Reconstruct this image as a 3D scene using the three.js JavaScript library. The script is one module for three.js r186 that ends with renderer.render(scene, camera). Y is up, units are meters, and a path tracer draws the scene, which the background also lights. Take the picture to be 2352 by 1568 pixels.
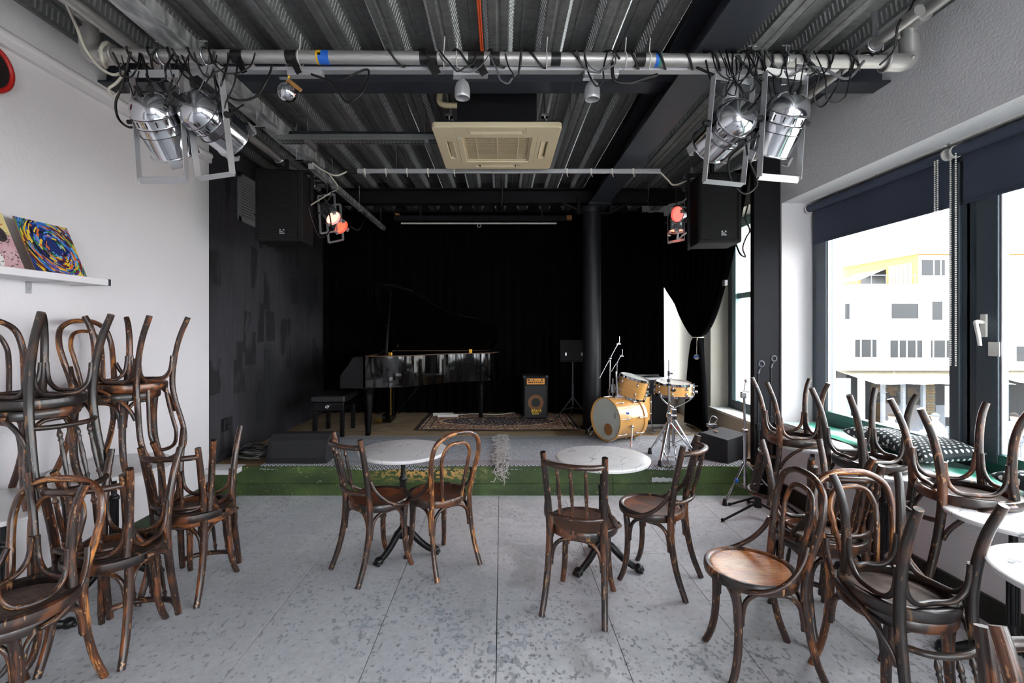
import * as THREE from 'three';
import { RoundedBoxGeometry } from 'three/addons/geometries/RoundedBoxGeometry.js';
import { mergeGeometries, toCreasedNormals } from 'three/addons/utils/BufferGeometryUtils.js';
import { MarchingCubes } from 'three/addons/objects/MarchingCubes.js';

// ---------- camera, sky, exposure ----------
const W = 2352, H = 1568, F = 1100, EYE = 1.57, VX = 1152, VY = 755;   // level camera, one-point perspective, slightly shifted lens
const scene = new THREE.Scene();
const camera = new THREE.PerspectiveCamera(2 * Math.atan(H / 2 / F) * 180 / Math.PI, W / H, 0.05, 300);
camera.position.set(0, EYE, 0);
camera.lookAt(0, EYE, -10);
camera.setViewOffset(W, H, W / 2 - VX, H / 2 - VY, W, H);
scene.background = new THREE.Color().setRGB(0.93, 0.965, 1.0);       // bright overcast sky
scene.backgroundIntensity = 1.0;
const renderer = new THREE.WebGLRenderer();
renderer.toneMapping = THREE.LinearToneMapping;
renderer.toneMappingExposure = 14.0;
renderer.shadowMap.enabled = true;

// ---------- helpers ----------
const V = (x, y, z) => new THREE.Vector3(x, y, z);
const at = (px, py, d) => V((px - VX) / F * d, EYE - (py - VY) / F * d, -d);   // a pixel at a known distance
const PI = Math.PI;
function rng(seed) { let s = seed >>> 0; return () => { s = (s + 0x6D2B79F5) >>> 0; let t = Math.imul(s ^ s >>> 15, 1 | s); t = t + Math.imul(t ^ t >>> 7, 61 | t) ^ t; return ((t ^ t >>> 14) >>> 0) / 4294967296; }; }
const clamp = (v, a = 0, b = 1) => Math.min(b, Math.max(a, v));
const sstep = (a, b, v) => { const t = clamp((v - a) / (b - a)); return t * t * (3 - 2 * t); };
const lerp = (a, b, t) => a + (b - a) * t;
const mix3 = (a, b, t) => [lerp(a[0], b[0], t), lerp(a[1], b[1], t), lerp(a[2], b[2], t)];
function hash2(x, y, s) { let h = Math.imul(x, 374761393) + Math.imul(y, 668265263) + Math.imul(s, 1274126177); h = Math.imul(h ^ h >>> 13, 1274126177); return ((h ^ h >>> 16) >>> 0) / 4294967296; }
const lattices = new Map();
function lattice(nx, ny, s) { const key = nx * 1e8 + ny * 1e4 + s; let t = lattices.get(key); if (!t) { t = new Float32Array(nx * ny); for (let j = 0; j < ny; j++) for (let i = 0; i < nx; i++) t[j * nx + i] = hash2(i, j, s); lattices.set(key, t); } return t; }
function vlook(t, x, y, nx, ny) {            // tileable value noise
  const xi = Math.floor(x), yi = Math.floor(y), fx = x - xi, fy = y - yi, u = fx * fx * (3 - 2 * fx), v = fy * fy * (3 - 2 * fy);
  let x0 = xi % nx, y0 = yi % ny; if (x0 < 0) x0 += nx; if (y0 < 0) y0 += ny;
  const x1 = x0 + 1 === nx ? 0 : x0 + 1, r0 = y0 * nx, r1 = (y0 + 1 === ny ? 0 : y0 + 1) * nx, a = t[r0 + x0], b = t[r0 + x1], c = t[r1 + x0], d = t[r1 + x1];
  const p = a + (b - a) * u, q = c + (d - c) * u; return p + (q - p) * v;
}
const vnoise = (x, y, nx, ny, s) => vlook(lattice(nx, ny, s), x, y, nx, ny);
const stacks = new Map();
function fbm(u, v, fx, fy, oct, s) {
  const key = fx * 1e9 + fy * 1e6 + oct * 1e5 + s; let st = stacks.get(key);
  if (!st) { st = []; for (let i = 0; i < oct; i++) st.push(lattice(fx << i, fy << i, s + i)); stacks.set(key, st); }
  let a = 0, w = 0.5, t = 0; for (let i = 0; i < oct; i++) { a += w * vlook(st[i], u * fx, v * fy, fx, fy); t += w; fx *= 2; fy *= 2; w *= 0.5; } return a / t;
}
function texture(w, h, fn, srgb = true) {
  const data = new Uint8Array(w * h * 4);
  for (let j = 0; j < h; j++) for (let i = 0; i < w; i++) { const c = fn((i + 0.5) / w, (j + 0.5) / h), k = (j * w + i) * 4; data[k] = clamp(c[0], 0, 255); data[k + 1] = clamp(c[1], 0, 255); data[k + 2] = clamp(c[2], 0, 255); data[k + 3] = 255; }
  const t = new THREE.DataTexture(data, w, h); t.wrapS = t.wrapT = THREE.RepeatWrapping; t.magFilter = t.minFilter = THREE.LinearFilter; if (srgb) t.colorSpace = THREE.SRGBColorSpace; t.needsUpdate = true; return t;
}
const gray = (w, h, fn) => texture(w, h, (u, v) => { const g = 255 * fn(u, v); return [g, g, g]; }, false);
function rep(t, x, y) { const c = t.clone(); c.repeat.set(x, y); c.needsUpdate = true; return c; }
function canvasTex(w, h, draw) { const c = document.createElement('canvas'); c.width = w; c.height = h; draw(c.getContext('2d'), w, h); const t = new THREE.CanvasTexture(c); t.colorSpace = THREE.SRGBColorSpace; return t; }
const M = (hex, rough = 0.6, metal = 0, o = {}) => new THREE.MeshStandardMaterial({ color: hex, roughness: rough, metalness: metal, ...o });
const MP = (hex, rough = 0.6, metal = 0, o = {}) => new THREE.MeshPhysicalMaterial({ color: hex, roughness: rough, metalness: metal, ...o });

// geometry
function sweep(pts, rad, { seg = 24, rs = 8, flat = 1, cap = true, closed = false } = {}) {
  const P = pts.map((p) => p.isVector3 ? p : V(...p));
  const curve = P.length === 2 ? new THREE.LineCurve3(P[0], P[1]) : new THREE.CatmullRomCurve3(P, closed, 'centripetal');
  const n = seg + 1, pos = [], nor = [], uv = [], idx = [], C = [], T = [];
  for (let i = 0; i < n; i++) { const t = i / seg; C.push(curve.getPoint(t)); T.push(curve.getTangent(t).normalize()); }
  let N = Math.abs(T[0].y) < 0.9 ? V(0, 1, 0) : V(0, 0, 1); N.sub(T[0].clone().multiplyScalar(N.dot(T[0]))).normalize();
  let len = 0;
  const rings = [];
  for (let i = 0; i < n; i++) {
    if (i) { N.sub(T[i].clone().multiplyScalar(N.dot(T[i]))).normalize(); len += C[i].distanceTo(C[i - 1]); }
    const B = T[i].clone().cross(N), r = typeof rad === 'function' ? rad(i / seg) : rad, ring = [];
    for (let j = 0; j <= rs; j++) {
      const a = j / rs * 2 * PI, c = Math.cos(a), s = Math.sin(a);
      const d = N.clone().multiplyScalar(c * r).add(B.clone().multiplyScalar(s * r * flat));
      const p = C[i].clone().add(d); ring.push(p);
      const nn = N.clone().multiplyScalar(c * flat).add(B.clone().multiplyScalar(s)).normalize();
      pos.push(p.x, p.y, p.z); nor.push(nn.x, nn.y, nn.z); uv.push(j / rs, len);
    }
    rings.push(ring);
  }
  for (let i = 0; i < seg; i++) for (let j = 0; j < rs; j++) { const a = i * (rs + 1) + j, b = a + rs + 1; idx.push(a, a + 1, b, b, a + 1, b + 1); }
  if (cap && !closed) for (const e of [0, seg]) {
    const k = pos.length / 3, t = T[e].clone().multiplyScalar(e ? 1 : -1), c = C[e];
    pos.push(c.x, c.y, c.z); nor.push(t.x, t.y, t.z); uv.push(0, 0);
    for (const p of rings[e]) { pos.push(p.x, p.y, p.z); nor.push(t.x, t.y, t.z); uv.push(p.x - c.x, p.z - c.z); }
    for (let j = 0; j < rs; j++) e ? idx.push(k, k + 1 + j, k + 2 + j) : idx.push(k, k + 2 + j, k + 1 + j);
  }
  const g = new THREE.BufferGeometry();
  g.setAttribute('position', new THREE.Float32BufferAttribute(pos, 3)); g.setAttribute('normal', new THREE.Float32BufferAttribute(nor, 3)); g.setAttribute('uv', new THREE.Float32BufferAttribute(uv, 2)); g.setIndex(idx);
  return g;
}
const cable = (pts, r = 0.005, seg = 40) => sweep(pts, r, { seg, rs: 6 });
const rod = (a, b, r, rs = 10) => sweep([a, b], r, { seg: 1, rs });
const box = (w, h, d, x = 0, y = 0, z = 0) => new THREE.BoxGeometry(w, h, d).translate(x, y, z);
const rbox = (w, h, d, r, x = 0, y = 0, z = 0, s = 2) => new RoundedBoxGeometry(w, h, d, s, r).translate(x, y, z);
const span = (x0, x1, y0, y1, z0, z1) => new THREE.BoxGeometry(Math.abs(x1 - x0), Math.abs(y1 - y0), Math.abs(z1 - z0)).translate((x0 + x1) / 2, (y0 + y1) / 2, (z0 + z1) / 2);
const lathe = (pts, seg = 32) => new THREE.LatheGeometry(pts.map(([r, y]) => new THREE.Vector2(r, y)), seg);
const cyl = (r0, r1, h, x = 0, y = 0, z = 0, s = 20) => new THREE.CylinderGeometry(r1, r0, h, s).translate(x, y, z);
const ball = (r, x = 0, y = 0, z = 0, s = 14) => new THREE.SphereGeometry(r, s, s * 0.7 | 0).translate(x, y, z);
const torus = (R, r, x = 0, y = 0, z = 0, rs = 8, s = 36) => new THREE.TorusGeometry(R, r, rs, s).translate(x, y, z);
function extrude(pts, depth, bevel = 0, curve = 8) {
  const s = !Array.isArray(pts) ? pts : new THREE.Shape(pts.map(([x, y]) => new THREE.Vector2(x, y)));
  return new THREE.ExtrudeGeometry(s, { depth, bevelEnabled: bevel > 0, bevelSize: bevel, bevelThickness: bevel, bevelSegments: 2, curveSegments: curve });
}
function alignTo(g, a, b) {            // a geometry standing on the origin along +y, laid from a towards b
  const d = b.clone().sub(a).normalize(), q = new THREE.Quaternion().setFromUnitVectors(V(0, 1, 0), d);
  return g.applyQuaternion(q).translate(a.x, a.y, a.z);
}
function metreUV(g, k = 1) {           // box-projected uv in metres
  if (g.index) g = g.toNonIndexed();
  const p = g.attributes.position, uv = new Float32Array(p.count * 2), e1 = V(0, 0, 0), e2 = V(0, 0, 0), A = V(0, 0, 0), B = V(0, 0, 0), C = V(0, 0, 0);
  for (let i = 0; i < p.count; i += 3) {
    A.fromBufferAttribute(p, i); B.fromBufferAttribute(p, i + 1); C.fromBufferAttribute(p, i + 2);
    const n = e1.subVectors(B, A).cross(e2.subVectors(C, A)), ax = Math.abs(n.x), ay = Math.abs(n.y), az = Math.abs(n.z);
    for (let j = 0; j < 3; j++) { const q = [A, B, C][j], o = (i + j) * 2; if (ay >= ax && ay >= az) { uv[o] = q.x * k; uv[o + 1] = q.z * k; } else if (ax >= az) { uv[o] = q.z * k; uv[o + 1] = q.y * k; } else { uv[o] = q.x * k; uv[o + 1] = q.y * k; } }
  }
  g.setAttribute('uv', new THREE.BufferAttribute(uv, 2)); return g;
}
function planUV(g, k = 1, ox = 0, oz = 0) { const p = g.attributes.position, uv = new Float32Array(p.count * 2); for (let i = 0; i < p.count; i++) { uv[2 * i] = (p.getX(i) - ox) * k; uv[2 * i + 1] = (p.getZ(i) - oz) * k; } g.setAttribute('uv', new THREE.BufferAttribute(uv, 2)); return g; }
function merge(list) {
  if (!Array.isArray(list)) return list;
  if (list.length === 1) return list[0];
  return mergeGeometries(list.map((g) => { const h = g.index ? g.toNonIndexed() : g.clone(); for (const k of Object.keys(h.attributes)) if (!['position', 'normal', 'uv'].includes(k)) h.deleteAttribute(k); h.morphAttributes = {}; return h; }), false);
}
function surface(fn, nu, nv) {         // parametric sheet fn(u, v) -> [x, y, z]
  const pos = [], uv = [], idx = [];
  for (let j = 0; j <= nv; j++) for (let i = 0; i <= nu; i++) { pos.push(...fn(i / nu, j / nv)); uv.push(i / nu, j / nv); }
  for (let j = 0; j < nv; j++) for (let i = 0; i < nu; i++) { const a = j * (nu + 1) + i, b = a + nu + 1; idx.push(a, a + 1, b, b, a + 1, b + 1); }
  const g = new THREE.BufferGeometry(); g.setAttribute('position', new THREE.Float32BufferAttribute(pos, 3)); g.setAttribute('uv', new THREE.Float32BufferAttribute(uv, 2)); g.setIndex(idx); g.computeVertexNormals(); return g;
}

// things, parts, setting
const taken = {};
function numbered(name) { const n = taken[name] = (taken[name] ?? -1) + 1; return n ? `${name}_${String(n).padStart(3, '0')}` : name; }
function mesh(geo, mat) { const m = new THREE.Mesh(merge(geo), mat); m.castShadow = m.receiveShadow = true; return m; }
function tag(o, label, category, group) { o.userData.label = label; o.userData.category = category; if (group) o.userData.group = group; return o; }
function thing(name, label, category, [x, y, z] = [0, 0, 0], turn = 0, group) { const o = new THREE.Group(); o.name = numbered(name); o.position.set(x, y, z); o.rotation.y = turn; scene.add(o); return tag(o, label, category, group); }
function part(parent, name, geo, mat, label) { const m = mesh(geo, mat); m.name = name; if (label) m.userData.label = label; parent.add(m); return m; }
function single(name, label, category, geo, mat, group) { const m = mesh(geo, mat); m.name = numbered(name); scene.add(m); return tag(m, label, category, group); }
function struct(name, label, geo, mat, category = 'structure') { const m = mesh(geo, mat); m.name = numbered(name); m.userData.kind = 'structure'; scene.add(m); return tag(m, label, category); }
function structGroup(name, label, category = 'structure') { const o = new THREE.Group(); o.name = numbered(name); o.userData.kind = 'structure'; scene.add(o); return tag(o, label, category); }

// ---------- materials ----------
function woodTex(base, dark, light, wear, seed) {       // stain with grain along v and rubbed, lighter patches
  return texture(256, 1024, (u, v) => {
    const g = fbm(u, v, 24, 6, 3, seed), g2 = fbm(u, v, 64, 24, 2, seed + 7), p = fbm(u, v, 4, 10, 4, seed + 13), q = fbm(u, v, 10, 40, 3, seed + 23), z = fbm(u, v, 3, 5, 2, seed + 31);
    let c = mix3(dark, base, sstep(0.3, 0.7, g * 0.6 + z * 0.4)); c = mix3(c, light, sstep(0.52, 0.68, p * 0.75 + g2 * 0.25) * wear); c = mix3(c, [190, 140, 92], sstep(0.71, 0.77, q) * wear * 0.9);
    const k = 0.88 + 0.24 * g2; return [c[0] * k, c[1] * k, c[2] * k];
  });
}
const MAT = {};
const woodBump = gray(256, 512, (u, v) => 0.5 * fbm(u, v, 48, 8, 3, 5) + 0.5 * fbm(u, v, 20, 20, 3, 9));
function wood(map, rough = 0.38) { return MP(0xffffff, rough, 0, { map, bumpMap: woodBump, bumpScale: 0.0012, clearcoat: 0.3, clearcoatRoughness: 0.16 }); }
const wDark = woodTex([44, 27, 20], [24, 16, 14], [112, 64, 35], 0.75, 11), wMid = woodTex([60, 34, 22], [29, 19, 15], [142, 82, 43], 0.85, 41), wWarm = woodTex([106, 60, 32], [46, 27, 18], [186, 122, 62], 0.95, 71), wBlack = woodTex([36, 25, 20], [22, 16, 14], [84, 53, 35], 0.5, 91);
MAT.frameDark = wood(wDark); MAT.frameMid = wood(wMid); MAT.frameWarm = wood(wWarm, 0.33); MAT.frameBlack = wood(wBlack, 0.42);
function seatTex(base, dark, light, seed, bare) {
  return texture(512, 512, (u, v) => {
    const x = u * 2 - 1, y = v * 2 - 1, r = Math.hypot(x, y), g = fbm(u + 0.03 * fbm(u, v, 5, 5, 2, seed + 1), v, 90, 8, 3, seed), p = fbm(u, v, 6, 6, 4, seed + 5), q = fbm(u, v, 60, 60, 2, seed + 8);
    let c = mix3(dark, base, sstep(0.25, 0.7, g * 0.7 + p * 0.3)); c = mix3(c, light, sstep(0.5, 0.75, p) * 0.5);
    if (bare) { const b = sstep(0.25, 0.55, fbm(u, v, 3, 3, 3, seed + 3)) * sstep(0.9, 0.35, r) * (0.55 + 0.45 * g); c = mix3(c, [226, 190, 150], b * bare); }
    const k = 0.9 + 0.2 * q; return [c[0] * k, c[1] * k, c[2] * k];
  });
}
const seatMat = (t, r) => MP(0xffffff, r, 0, { map: t, clearcoat: 0.5, clearcoatRoughness: 0.22 });
MAT.seatRed = seatMat(seatTex([104, 56, 32], [60, 31, 20], [150, 84, 44], 131), 0.36);
MAT.seatPale = seatMat(seatTex([210, 128, 66], [150, 84, 42], [226, 156, 94], 151, 0.95), 0.28);
MAT.seatBrown = seatMat(seatTex([92, 58, 40], [58, 38, 28], [128, 84, 56], 171), 0.4);
MAT.seatUnder = M(0xffffff, 0.75, 0, { map: seatTex([104, 88, 80], [78, 66, 60], [128, 110, 98], 191) });
MAT.legEnd = M(0x8d7867, 0.85);

// floor: worn pale paint over grey boards, 5.5 m by 2.75 m, laid by world position
MAT.floor = M(0xffffff, 0.5, 0, {
  map: texture(2048, 1024, (u, v) => {
    const x = -2.75 + u * 5.5, d = 1.8 + 2.75 * v;     // d: metres in front of the lens
    const big = fbm(u, v, 6, 3, 3, 301), mid = fbm(u, v, 22, 11, 3, 311), fine = fbm(u, v, 256, 128, 2, 321), sp = fbm(u, v, 290, 125, 2, 331), clus = fbm(u, v, 10, 6, 3, 341);
    let c = mix3([178, 180, 185], [204, 204, 207], sstep(0.3, 0.7, big * 0.55 + mid * 0.45));
    c = mix3(c, [158, 161, 167], sstep(0.55, 0.78, mid) * 0.4);
    const zone = sstep(1.9, 0.3, Math.hypot((x - 0.3) / 1.0, (d - 2.4) / 0.9)), strip = sstep(0.55, 0.1, Math.abs(x - 0.26)) * sstep(4.6, 2.9, d);
    const w = sstep(0.36, 0.66, clus) * (0.45 + 0.42 * zone) + 0.25 * strip;                    // where the paint has let go
    c = mix3(c, mix3([132, 141, 152], [120, 122, 125], sstep(0.4, 0.6, big)), sstep(0.79 - 0.2 * w, 0.81 - 0.195 * w, sp * 0.66 + mid * 0.34) * 0.55);
    c = mix3(c, [104, 106, 108], sstep(0.73, 0.76, fbm(u, v, 330, 115, 2, 335)) * 0.75 * (0.35 + 0.5 * w));
    if (strip > 0) c = mix3(c, [138, 138, 139], strip * sstep(0.48, 0.66, fbm(u, v, 30, 12, 3, 351)) * 0.5);
    const k = 0.95 + 0.1 * fine; return [c[0] * k, c[1] * k, c[2] * k];
  }), bumpMap: gray(512, 512, (u, v) => fbm(u, v, 60, 60, 4, 371)), bumpScale: 0.0008
});
MAT.boardEdge = M(0x3c3d3f, 0.9);
const plasterBump = gray(512, 512, (u, v) => 0.7 * fbm(u, v, 90, 90, 3, 401) + 0.3 * fbm(u, v, 12, 12, 3, 402));
MAT.whiteWall = M(0xd9d6d8, 0.8, 0, { bumpMap: plasterBump, bumpScale: 0.0015 });
MAT.greyWall = M(0xdddcde, 0.85, 0, { bumpMap: plasterBump, bumpScale: 0.003 });
MAT.whiteTrim = M(0xdcdadc, 0.55);
MAT.stageWall = M(0xb9b4a8, 0.85, 0, { bumpMap: plasterBump, bumpScale: 0.002 });
MAT.blackWall = MP(0xffffff, 0.85, 0, {
  map: texture(1024, 1024, (u, v) => {                      // roller strokes of two blacks
    const a = fbm(u, v, 4, 4, 5, 411), b = fbm(u, v, 10, 3, 4, 421), s = fbm(u, v, 120, 16, 3, 431); let st = 0;
    for (const [nx, ny, sd, th] of [[22, 7, 441, 0.83], [14, 9, 447, 0.86]]) { const uu = u + 0.012 * (fbm(u, v, 24, 24, 2, 449) - 0.5), i = Math.floor(uu * nx), j = Math.floor(v * ny + hash2((i + nx) % nx, 3, sd) + 0.12 * fbm(u, v, 60, 8, 2, 453)); if (hash2((i + nx) % nx, (j + ny) % ny, sd + 1) > th) st = 1; }
    let c = mix3([38, 37, 40], [58, 56, 60], sstep(0.3, 0.7, a)); c = mix3(c, [24, 23, 25], st * 0.62 * sstep(0.35, 0.55, fbm(u, v, 30, 10, 3, 457))); c = mix3(c, [32, 40, 39], sstep(0.55, 0.75, b) * 0.45);
    const k = 0.9 + 0.2 * s; return [c[0] * k, c[1] * k, c[2] * k];
  }), bumpMap: gray(256, 256, (u, v) => fbm(u, v, 60, 12, 3, 461)), bumpScale: 0.001, specularIntensity: 0.5
});
MAT.black = M(0x101012, 0.7); MAT.blackPaint = MP(0x17171b, 0.7, 0, { bumpMap: plasterBump, bumpScale: 0.001, specularIntensity: 0.35 });
MAT.galv = M(0xffffff, 0.46, 0.7, { map: texture(512, 512, (u, v) => { const a = fbm(u, v, 40, 40, 3, 501), b = fbm(u, v, 6, 6, 3, 511); const g = lerp(108, 160, a * 0.6 + b * 0.4); return [g, g * 1.012, g * 1.01]; }) });
MAT.galvBright = M(0xffffff, 0.42, 0.5, { map: texture(512, 512, (u, v) => { const a = fbm(u + 0.04 * fbm(u, v, 9, 9, 2, 523), v, 30, 8, 3, 521), b = fbm(u, v, 5, 5, 3, 522); const g = lerp(128, 204, sstep(0.25, 0.75, a * 0.7 + b * 0.3)); return [g, g * 1.01, g * 1.01]; }) });
MAT.embossing = M(0xd2d4d4, 0.3, 0.9);
MAT.steel = M(0x2c3038, 0.45, 0.15, { bumpMap: plasterBump, bumpScale: 0.0008 });
MAT.steelBlack = MP(0x101115, 0.6, 0, { specularIntensity: 0.5 });
MAT.pipe = M(0xb2b0ad, 0.42, 0.7, { bumpMap: plasterBump, bumpScale: 0.0006 });
MAT.chrome = M(0xc9cace, 0.12, 1); MAT.chromeDull = M(0xc0c2c6, 0.25, 1); MAT.alu = M(0xb9babd, 0.38, 0.55);
MAT.tape = M(0x0c0c0d, 0.4); MAT.cable = M(0x0d0d0f, 0.45); MAT.cableWhite = M(0xc9c4b4, 0.5); MAT.cableOrange = M(0xd9572b, 0.5); MAT.cableGrey = M(0x5d5d60, 0.5);
MAT.rubber = M(0x121214, 0.8); MAT.plasticWhite = M(0xd8d6d0, 0.4); MAT.beige = M(0xcdbf9f, 0.45); MAT.beigeDark = M(0xb0a283, 0.5); MAT.blue = M(0x1b62c4, 0.5); MAT.yellow = M(0xd8a722, 0.5); MAT.red = M(0xb3201c, 0.45); MAT.teal = M(0x1f8a74, 0.5);
MAT.greenPaint = M(0xffffff, 0.45, 0, {
  map: texture(2048, 256, (u, v) => {                       // 5.2 m of fascia: green paint rubbed through to plywood
    const x = -2.75 + u * 5.2, n = fbm(u, v, 40, 2, 4, 601), f = fbm(u, v, 380, 20, 3, 611), b = fbm(u, v, 12, 2, 3, 621);
    let c = mix3([52, 70, 38], [76, 98, 50], sstep(0.3, 0.7, b * 0.6 + n * 0.4));
    const near = sstep(0.75, 0.15, Math.abs(x + 0.72)) * sstep(0.35, 0.75, v) * sstep(1.02, 0.85, v);
    c = mix3(c, [206, 158, 92], near * sstep(0.48, 0.54, fbm(u, v, 150, 14, 2, 631) * 0.7 + f * 0.3));
    c = mix3(c, [196, 176, 130], sstep(0.80, 0.86, fbm(u, v, 300, 18, 2, 641)) * (0.25 + 0.5 * sstep(0.7, 1, v) + 0.5 * sstep(0.3, 0, v)));
    c = mix3(c, [196, 200, 200], sstep(0.83, 0.86, fbm(u, v, 200, 10, 3, 651)) * 0.6);
    const k = 0.94 + 0.12 * f; return [c[0] * k, c[1] * k, c[2] * k];
  })
});
MAT.greenDark = M(0x2c3a26, 0.55); MAT.blackGreen = M(0x1c211c, 0.5);
MAT.plywood = M(0xffffff, 0.7, 0, { map: texture(512, 512, (u, v) => { const g = fbm(u, v, 8, 120, 3, 661), c = mix3([120, 98, 70], [150, 124, 90], g); return c; }) });
MAT.carpet = M(0xffffff, 0.98, 0, { map: texture(512, 512, (u, v) => { const a = fbm(u, v, 4, 4, 4, 671), f = fbm(u, v, 200, 200, 2, 672); let c = mix3([132, 112, 84], [164, 142, 110], a); c = mix3(c, [70, 58, 46], sstep(0.62, 0.75, fbm(u, v, 3, 14, 4, 673)) * 0.6); const k = 0.8 + 0.4 * f; return [c[0] * k, c[1] * k, c[2] * k]; }), bumpMap: gray(256, 256, (u, v) => fbm(u, v, 120, 120, 2, 674)), bumpScale: 0.003 });
MAT.rug = M(0xffffff, 0.95, 0, {
  map: texture(1024, 512, (u, v) => {                         // grey flatweave: dash weave with a zigzag border along both long edges
    const x = u * 2.9, y = v * 1.3, e = Math.min(v, 1 - v) * 1.3, n = fbm(u, v, 200, 160, 2, 681), big = fbm(u, v, 6, 4, 3, 682);
    let c;
    if (e < 0.2) { const z = Math.abs(((x / 0.05) % 1) - 0.5) * 2, s = ((y / 0.03) + z) % 1; c = s < 0.48 ? [58, 62, 74] : [192, 192, 194]; }
    else { const s = Math.sin(x * 300 + 4 * n) * 0.5 + 0.5, w = vnoise(u * 260, v * 60, 260, 60, 683); c = mix3([122, 129, 138], [190, 193, 198], 0.45 * s + 0.55 * w); }
    c = mix3(c, [112, 116, 122], big * 0.22); const k = 0.88 + 0.24 * n; return [c[0] * k, c[1] * k, c[2] * k];
  }), bumpMap: gray(512, 256, (u, v) => 0.6 * vnoise(u * 300, v * 140, 300, 140, 684) + 0.4 * (Math.sin(u * 2.9 * 300) * 0.5 + 0.5)), bumpScale: 0.003
});
MAT.fringe = M(0xa9a7a4, 0.95);
MAT.persian = M(0xffffff, 0.97, 0, {
  map: texture(1024, 512, (u, v) => {
    const x = u * 2.1, y = v * 1.3, e = Math.min(Math.min(u, 1 - u) * 2.1, Math.min(v, 1 - v) * 1.3), n = fbm(u, v, 120, 80, 2, 691);
    const fl = Math.sin(x * 62) * Math.sin(y * 62), fl2 = Math.sin(x * 110 + 3 * Math.sin(y * 40)) * Math.cos(y * 96), q = vnoise(u * 70, v * 44, 70, 44, 692);
    let c; if (e < 0.03) c = [30, 30, 40]; else if (e < 0.2) { c = mix3([160, 134, 110], [120, 74, 66], sstep(0, 0.4, fl)); if (fl2 > 0.45) c = [40, 40, 54]; if (q > 0.78) c = [196, 176, 148]; if (Math.abs(e - 0.07) < 0.008 || Math.abs(e - 0.16) < 0.008) c = [36, 34, 44]; }
    else { const m = Math.hypot((x - 1.05) / 0.8, (y - 0.65) / 0.36); c = m < 1 ? mix3([38, 42, 56], [58, 58, 68], q) : mix3([150, 120, 98], [112, 70, 60], sstep(-0.2, 0.5, fl)); if (fl2 > 0.5) c = m < 1 ? [140, 110, 88] : [52, 46, 54]; if (q > 0.8) c = [180, 156, 126]; if (Math.abs(m - 1) < 0.03) c = [182, 156, 126]; }
    const k = 1.0 + 0.6 * n; return [c[0] * k, c[1] * k, c[2] * k];
  }), bumpMap: gray(256, 256, (u, v) => fbm(u, v, 120, 120, 2, 693)), bumpScale: 0.003
});
const marbleTex = (seed, strong) => texture(512, 512, (u, v) => {
  const w = fbm(u, v, 3, 3, 5, seed), w2 = fbm(u, v, 7, 7, 4, seed + 5), a = Math.abs(Math.sin((u * 3.1 + v * 1.7 + 2.6 * w) * PI)), b = Math.abs(Math.sin((u * 5 - v * 4 + 3 * w2) * PI));
  let c = mix3([212, 211, 212], [232, 231, 231], w2); c = mix3(c, [120, 124, 132], sstep(0.1, 0.0, a) * strong * sstep(0.35, 0.6, w2)); c = mix3(c, [176, 178, 184], sstep(0.16, 0, b) * 0.4 * strong); return c;
});
MAT.marbleA = MP(0xffffff, 0.3, 0, { map: marbleTex(701, 0.9), clearcoat: 0.3, clearcoatRoughness: 0.2 });
MAT.marbleB = MP(0xffffff, 0.28, 0, { map: marbleTex(741, 1), clearcoat: 0.3, clearcoatRoughness: 0.2 });
MAT.marbleC = MP(0xffffff, 0.3, 0, { map: marbleTex(781, 0.5), clearcoat: 0.3, clearcoatRoughness: 0.2 });
MAT.iron = M(0x141517, 0.35, 0.3);
MAT.curtain = MP(0x060608, 1, 0, { specularIntensity: 0.1, side: THREE.DoubleSide, bumpMap: gray(256, 256, (u, v) => fbm(u, v, 128, 128, 2, 801)), bumpScale: 0.0008 });
MAT.lacquer = M(0x050506, 0.05);
MAT.lacquerDull = MP(0x08080a, 0.3, 0, { specularIntensity: 0.6 });
MAT.pianoWood = M(0x6d4a30, 0.5); MAT.brass = M(0xb58a35, 0.25, 1);
MAT.ivory = M(0xd6d1c4, 0.3); MAT.leather = M(0x111113, 0.5);
MAT.tolex = MP(0x1a1a1d, 0.8, 0, { specularIntensity: 0.45, bumpMap: gray(256, 256, (u, v) => fbm(u, v, 100, 100, 2, 811)), bumpScale: 0.002 });
MAT.grille = MP(0x0c0c0e, 0.7, 0, { specularIntensity: 0.45, bumpMap: gray(256, 256, (u, v) => 0.5 + 0.25 * Math.sin(u * 2 * PI * 40) + 0.25 * Math.sin(v * 2 * PI * 40)), bumpScale: 0.001 });
MAT.wedge = MP(0x2a2a2d, 0.8, 0, { specularIntensity: 0.5, bumpMap: MAT.tolex.bumpMap, bumpScale: 0.002 });
MAT.speakerBox = MP(0x131416, 0.75, 0, { specularIntensity: 0.45, bumpMap: MAT.tolex.bumpMap, bumpScale: 0.0015 });
MAT.maple = MP(0xffffff, 0.3, 0, { map: texture(512, 512, (u, v) => { const g = fbm(u, v, 6, 90, 3, 821), b = fbm(u, v, 3, 10, 3, 822); return mix3([196, 140, 70], [226, 176, 104], g * 0.6 + b * 0.4); }), clearcoat: 0.7, clearcoatRoughness: 0.1 });
MAT.drumHead = M(0xbfc3b9, 0.5); MAT.drumHeadClear = M(0xc9c2b0, 0.3); MAT.kraft = M(0x9a6d3c, 0.7);
MAT.frameGrey = M(0x465058, 0.4, 0.1); MAT.frameGreen = M(0x2f5f58, 0.45, 0.1); MAT.framePale = M(0x8fb0b2, 0.4, 0.1);
MAT.glass = MP(0xffffff, 0, 0, { transmission: 1, thickness: 0, ior: 1.45 });
MAT.blind = M(0x3c4354, 0.85, 0, { side: THREE.DoubleSide, bumpMap: gray(256, 256, (u, v) => fbm(u, v, 128, 128, 1, 831)), bumpScale: 0.0006 });
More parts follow.
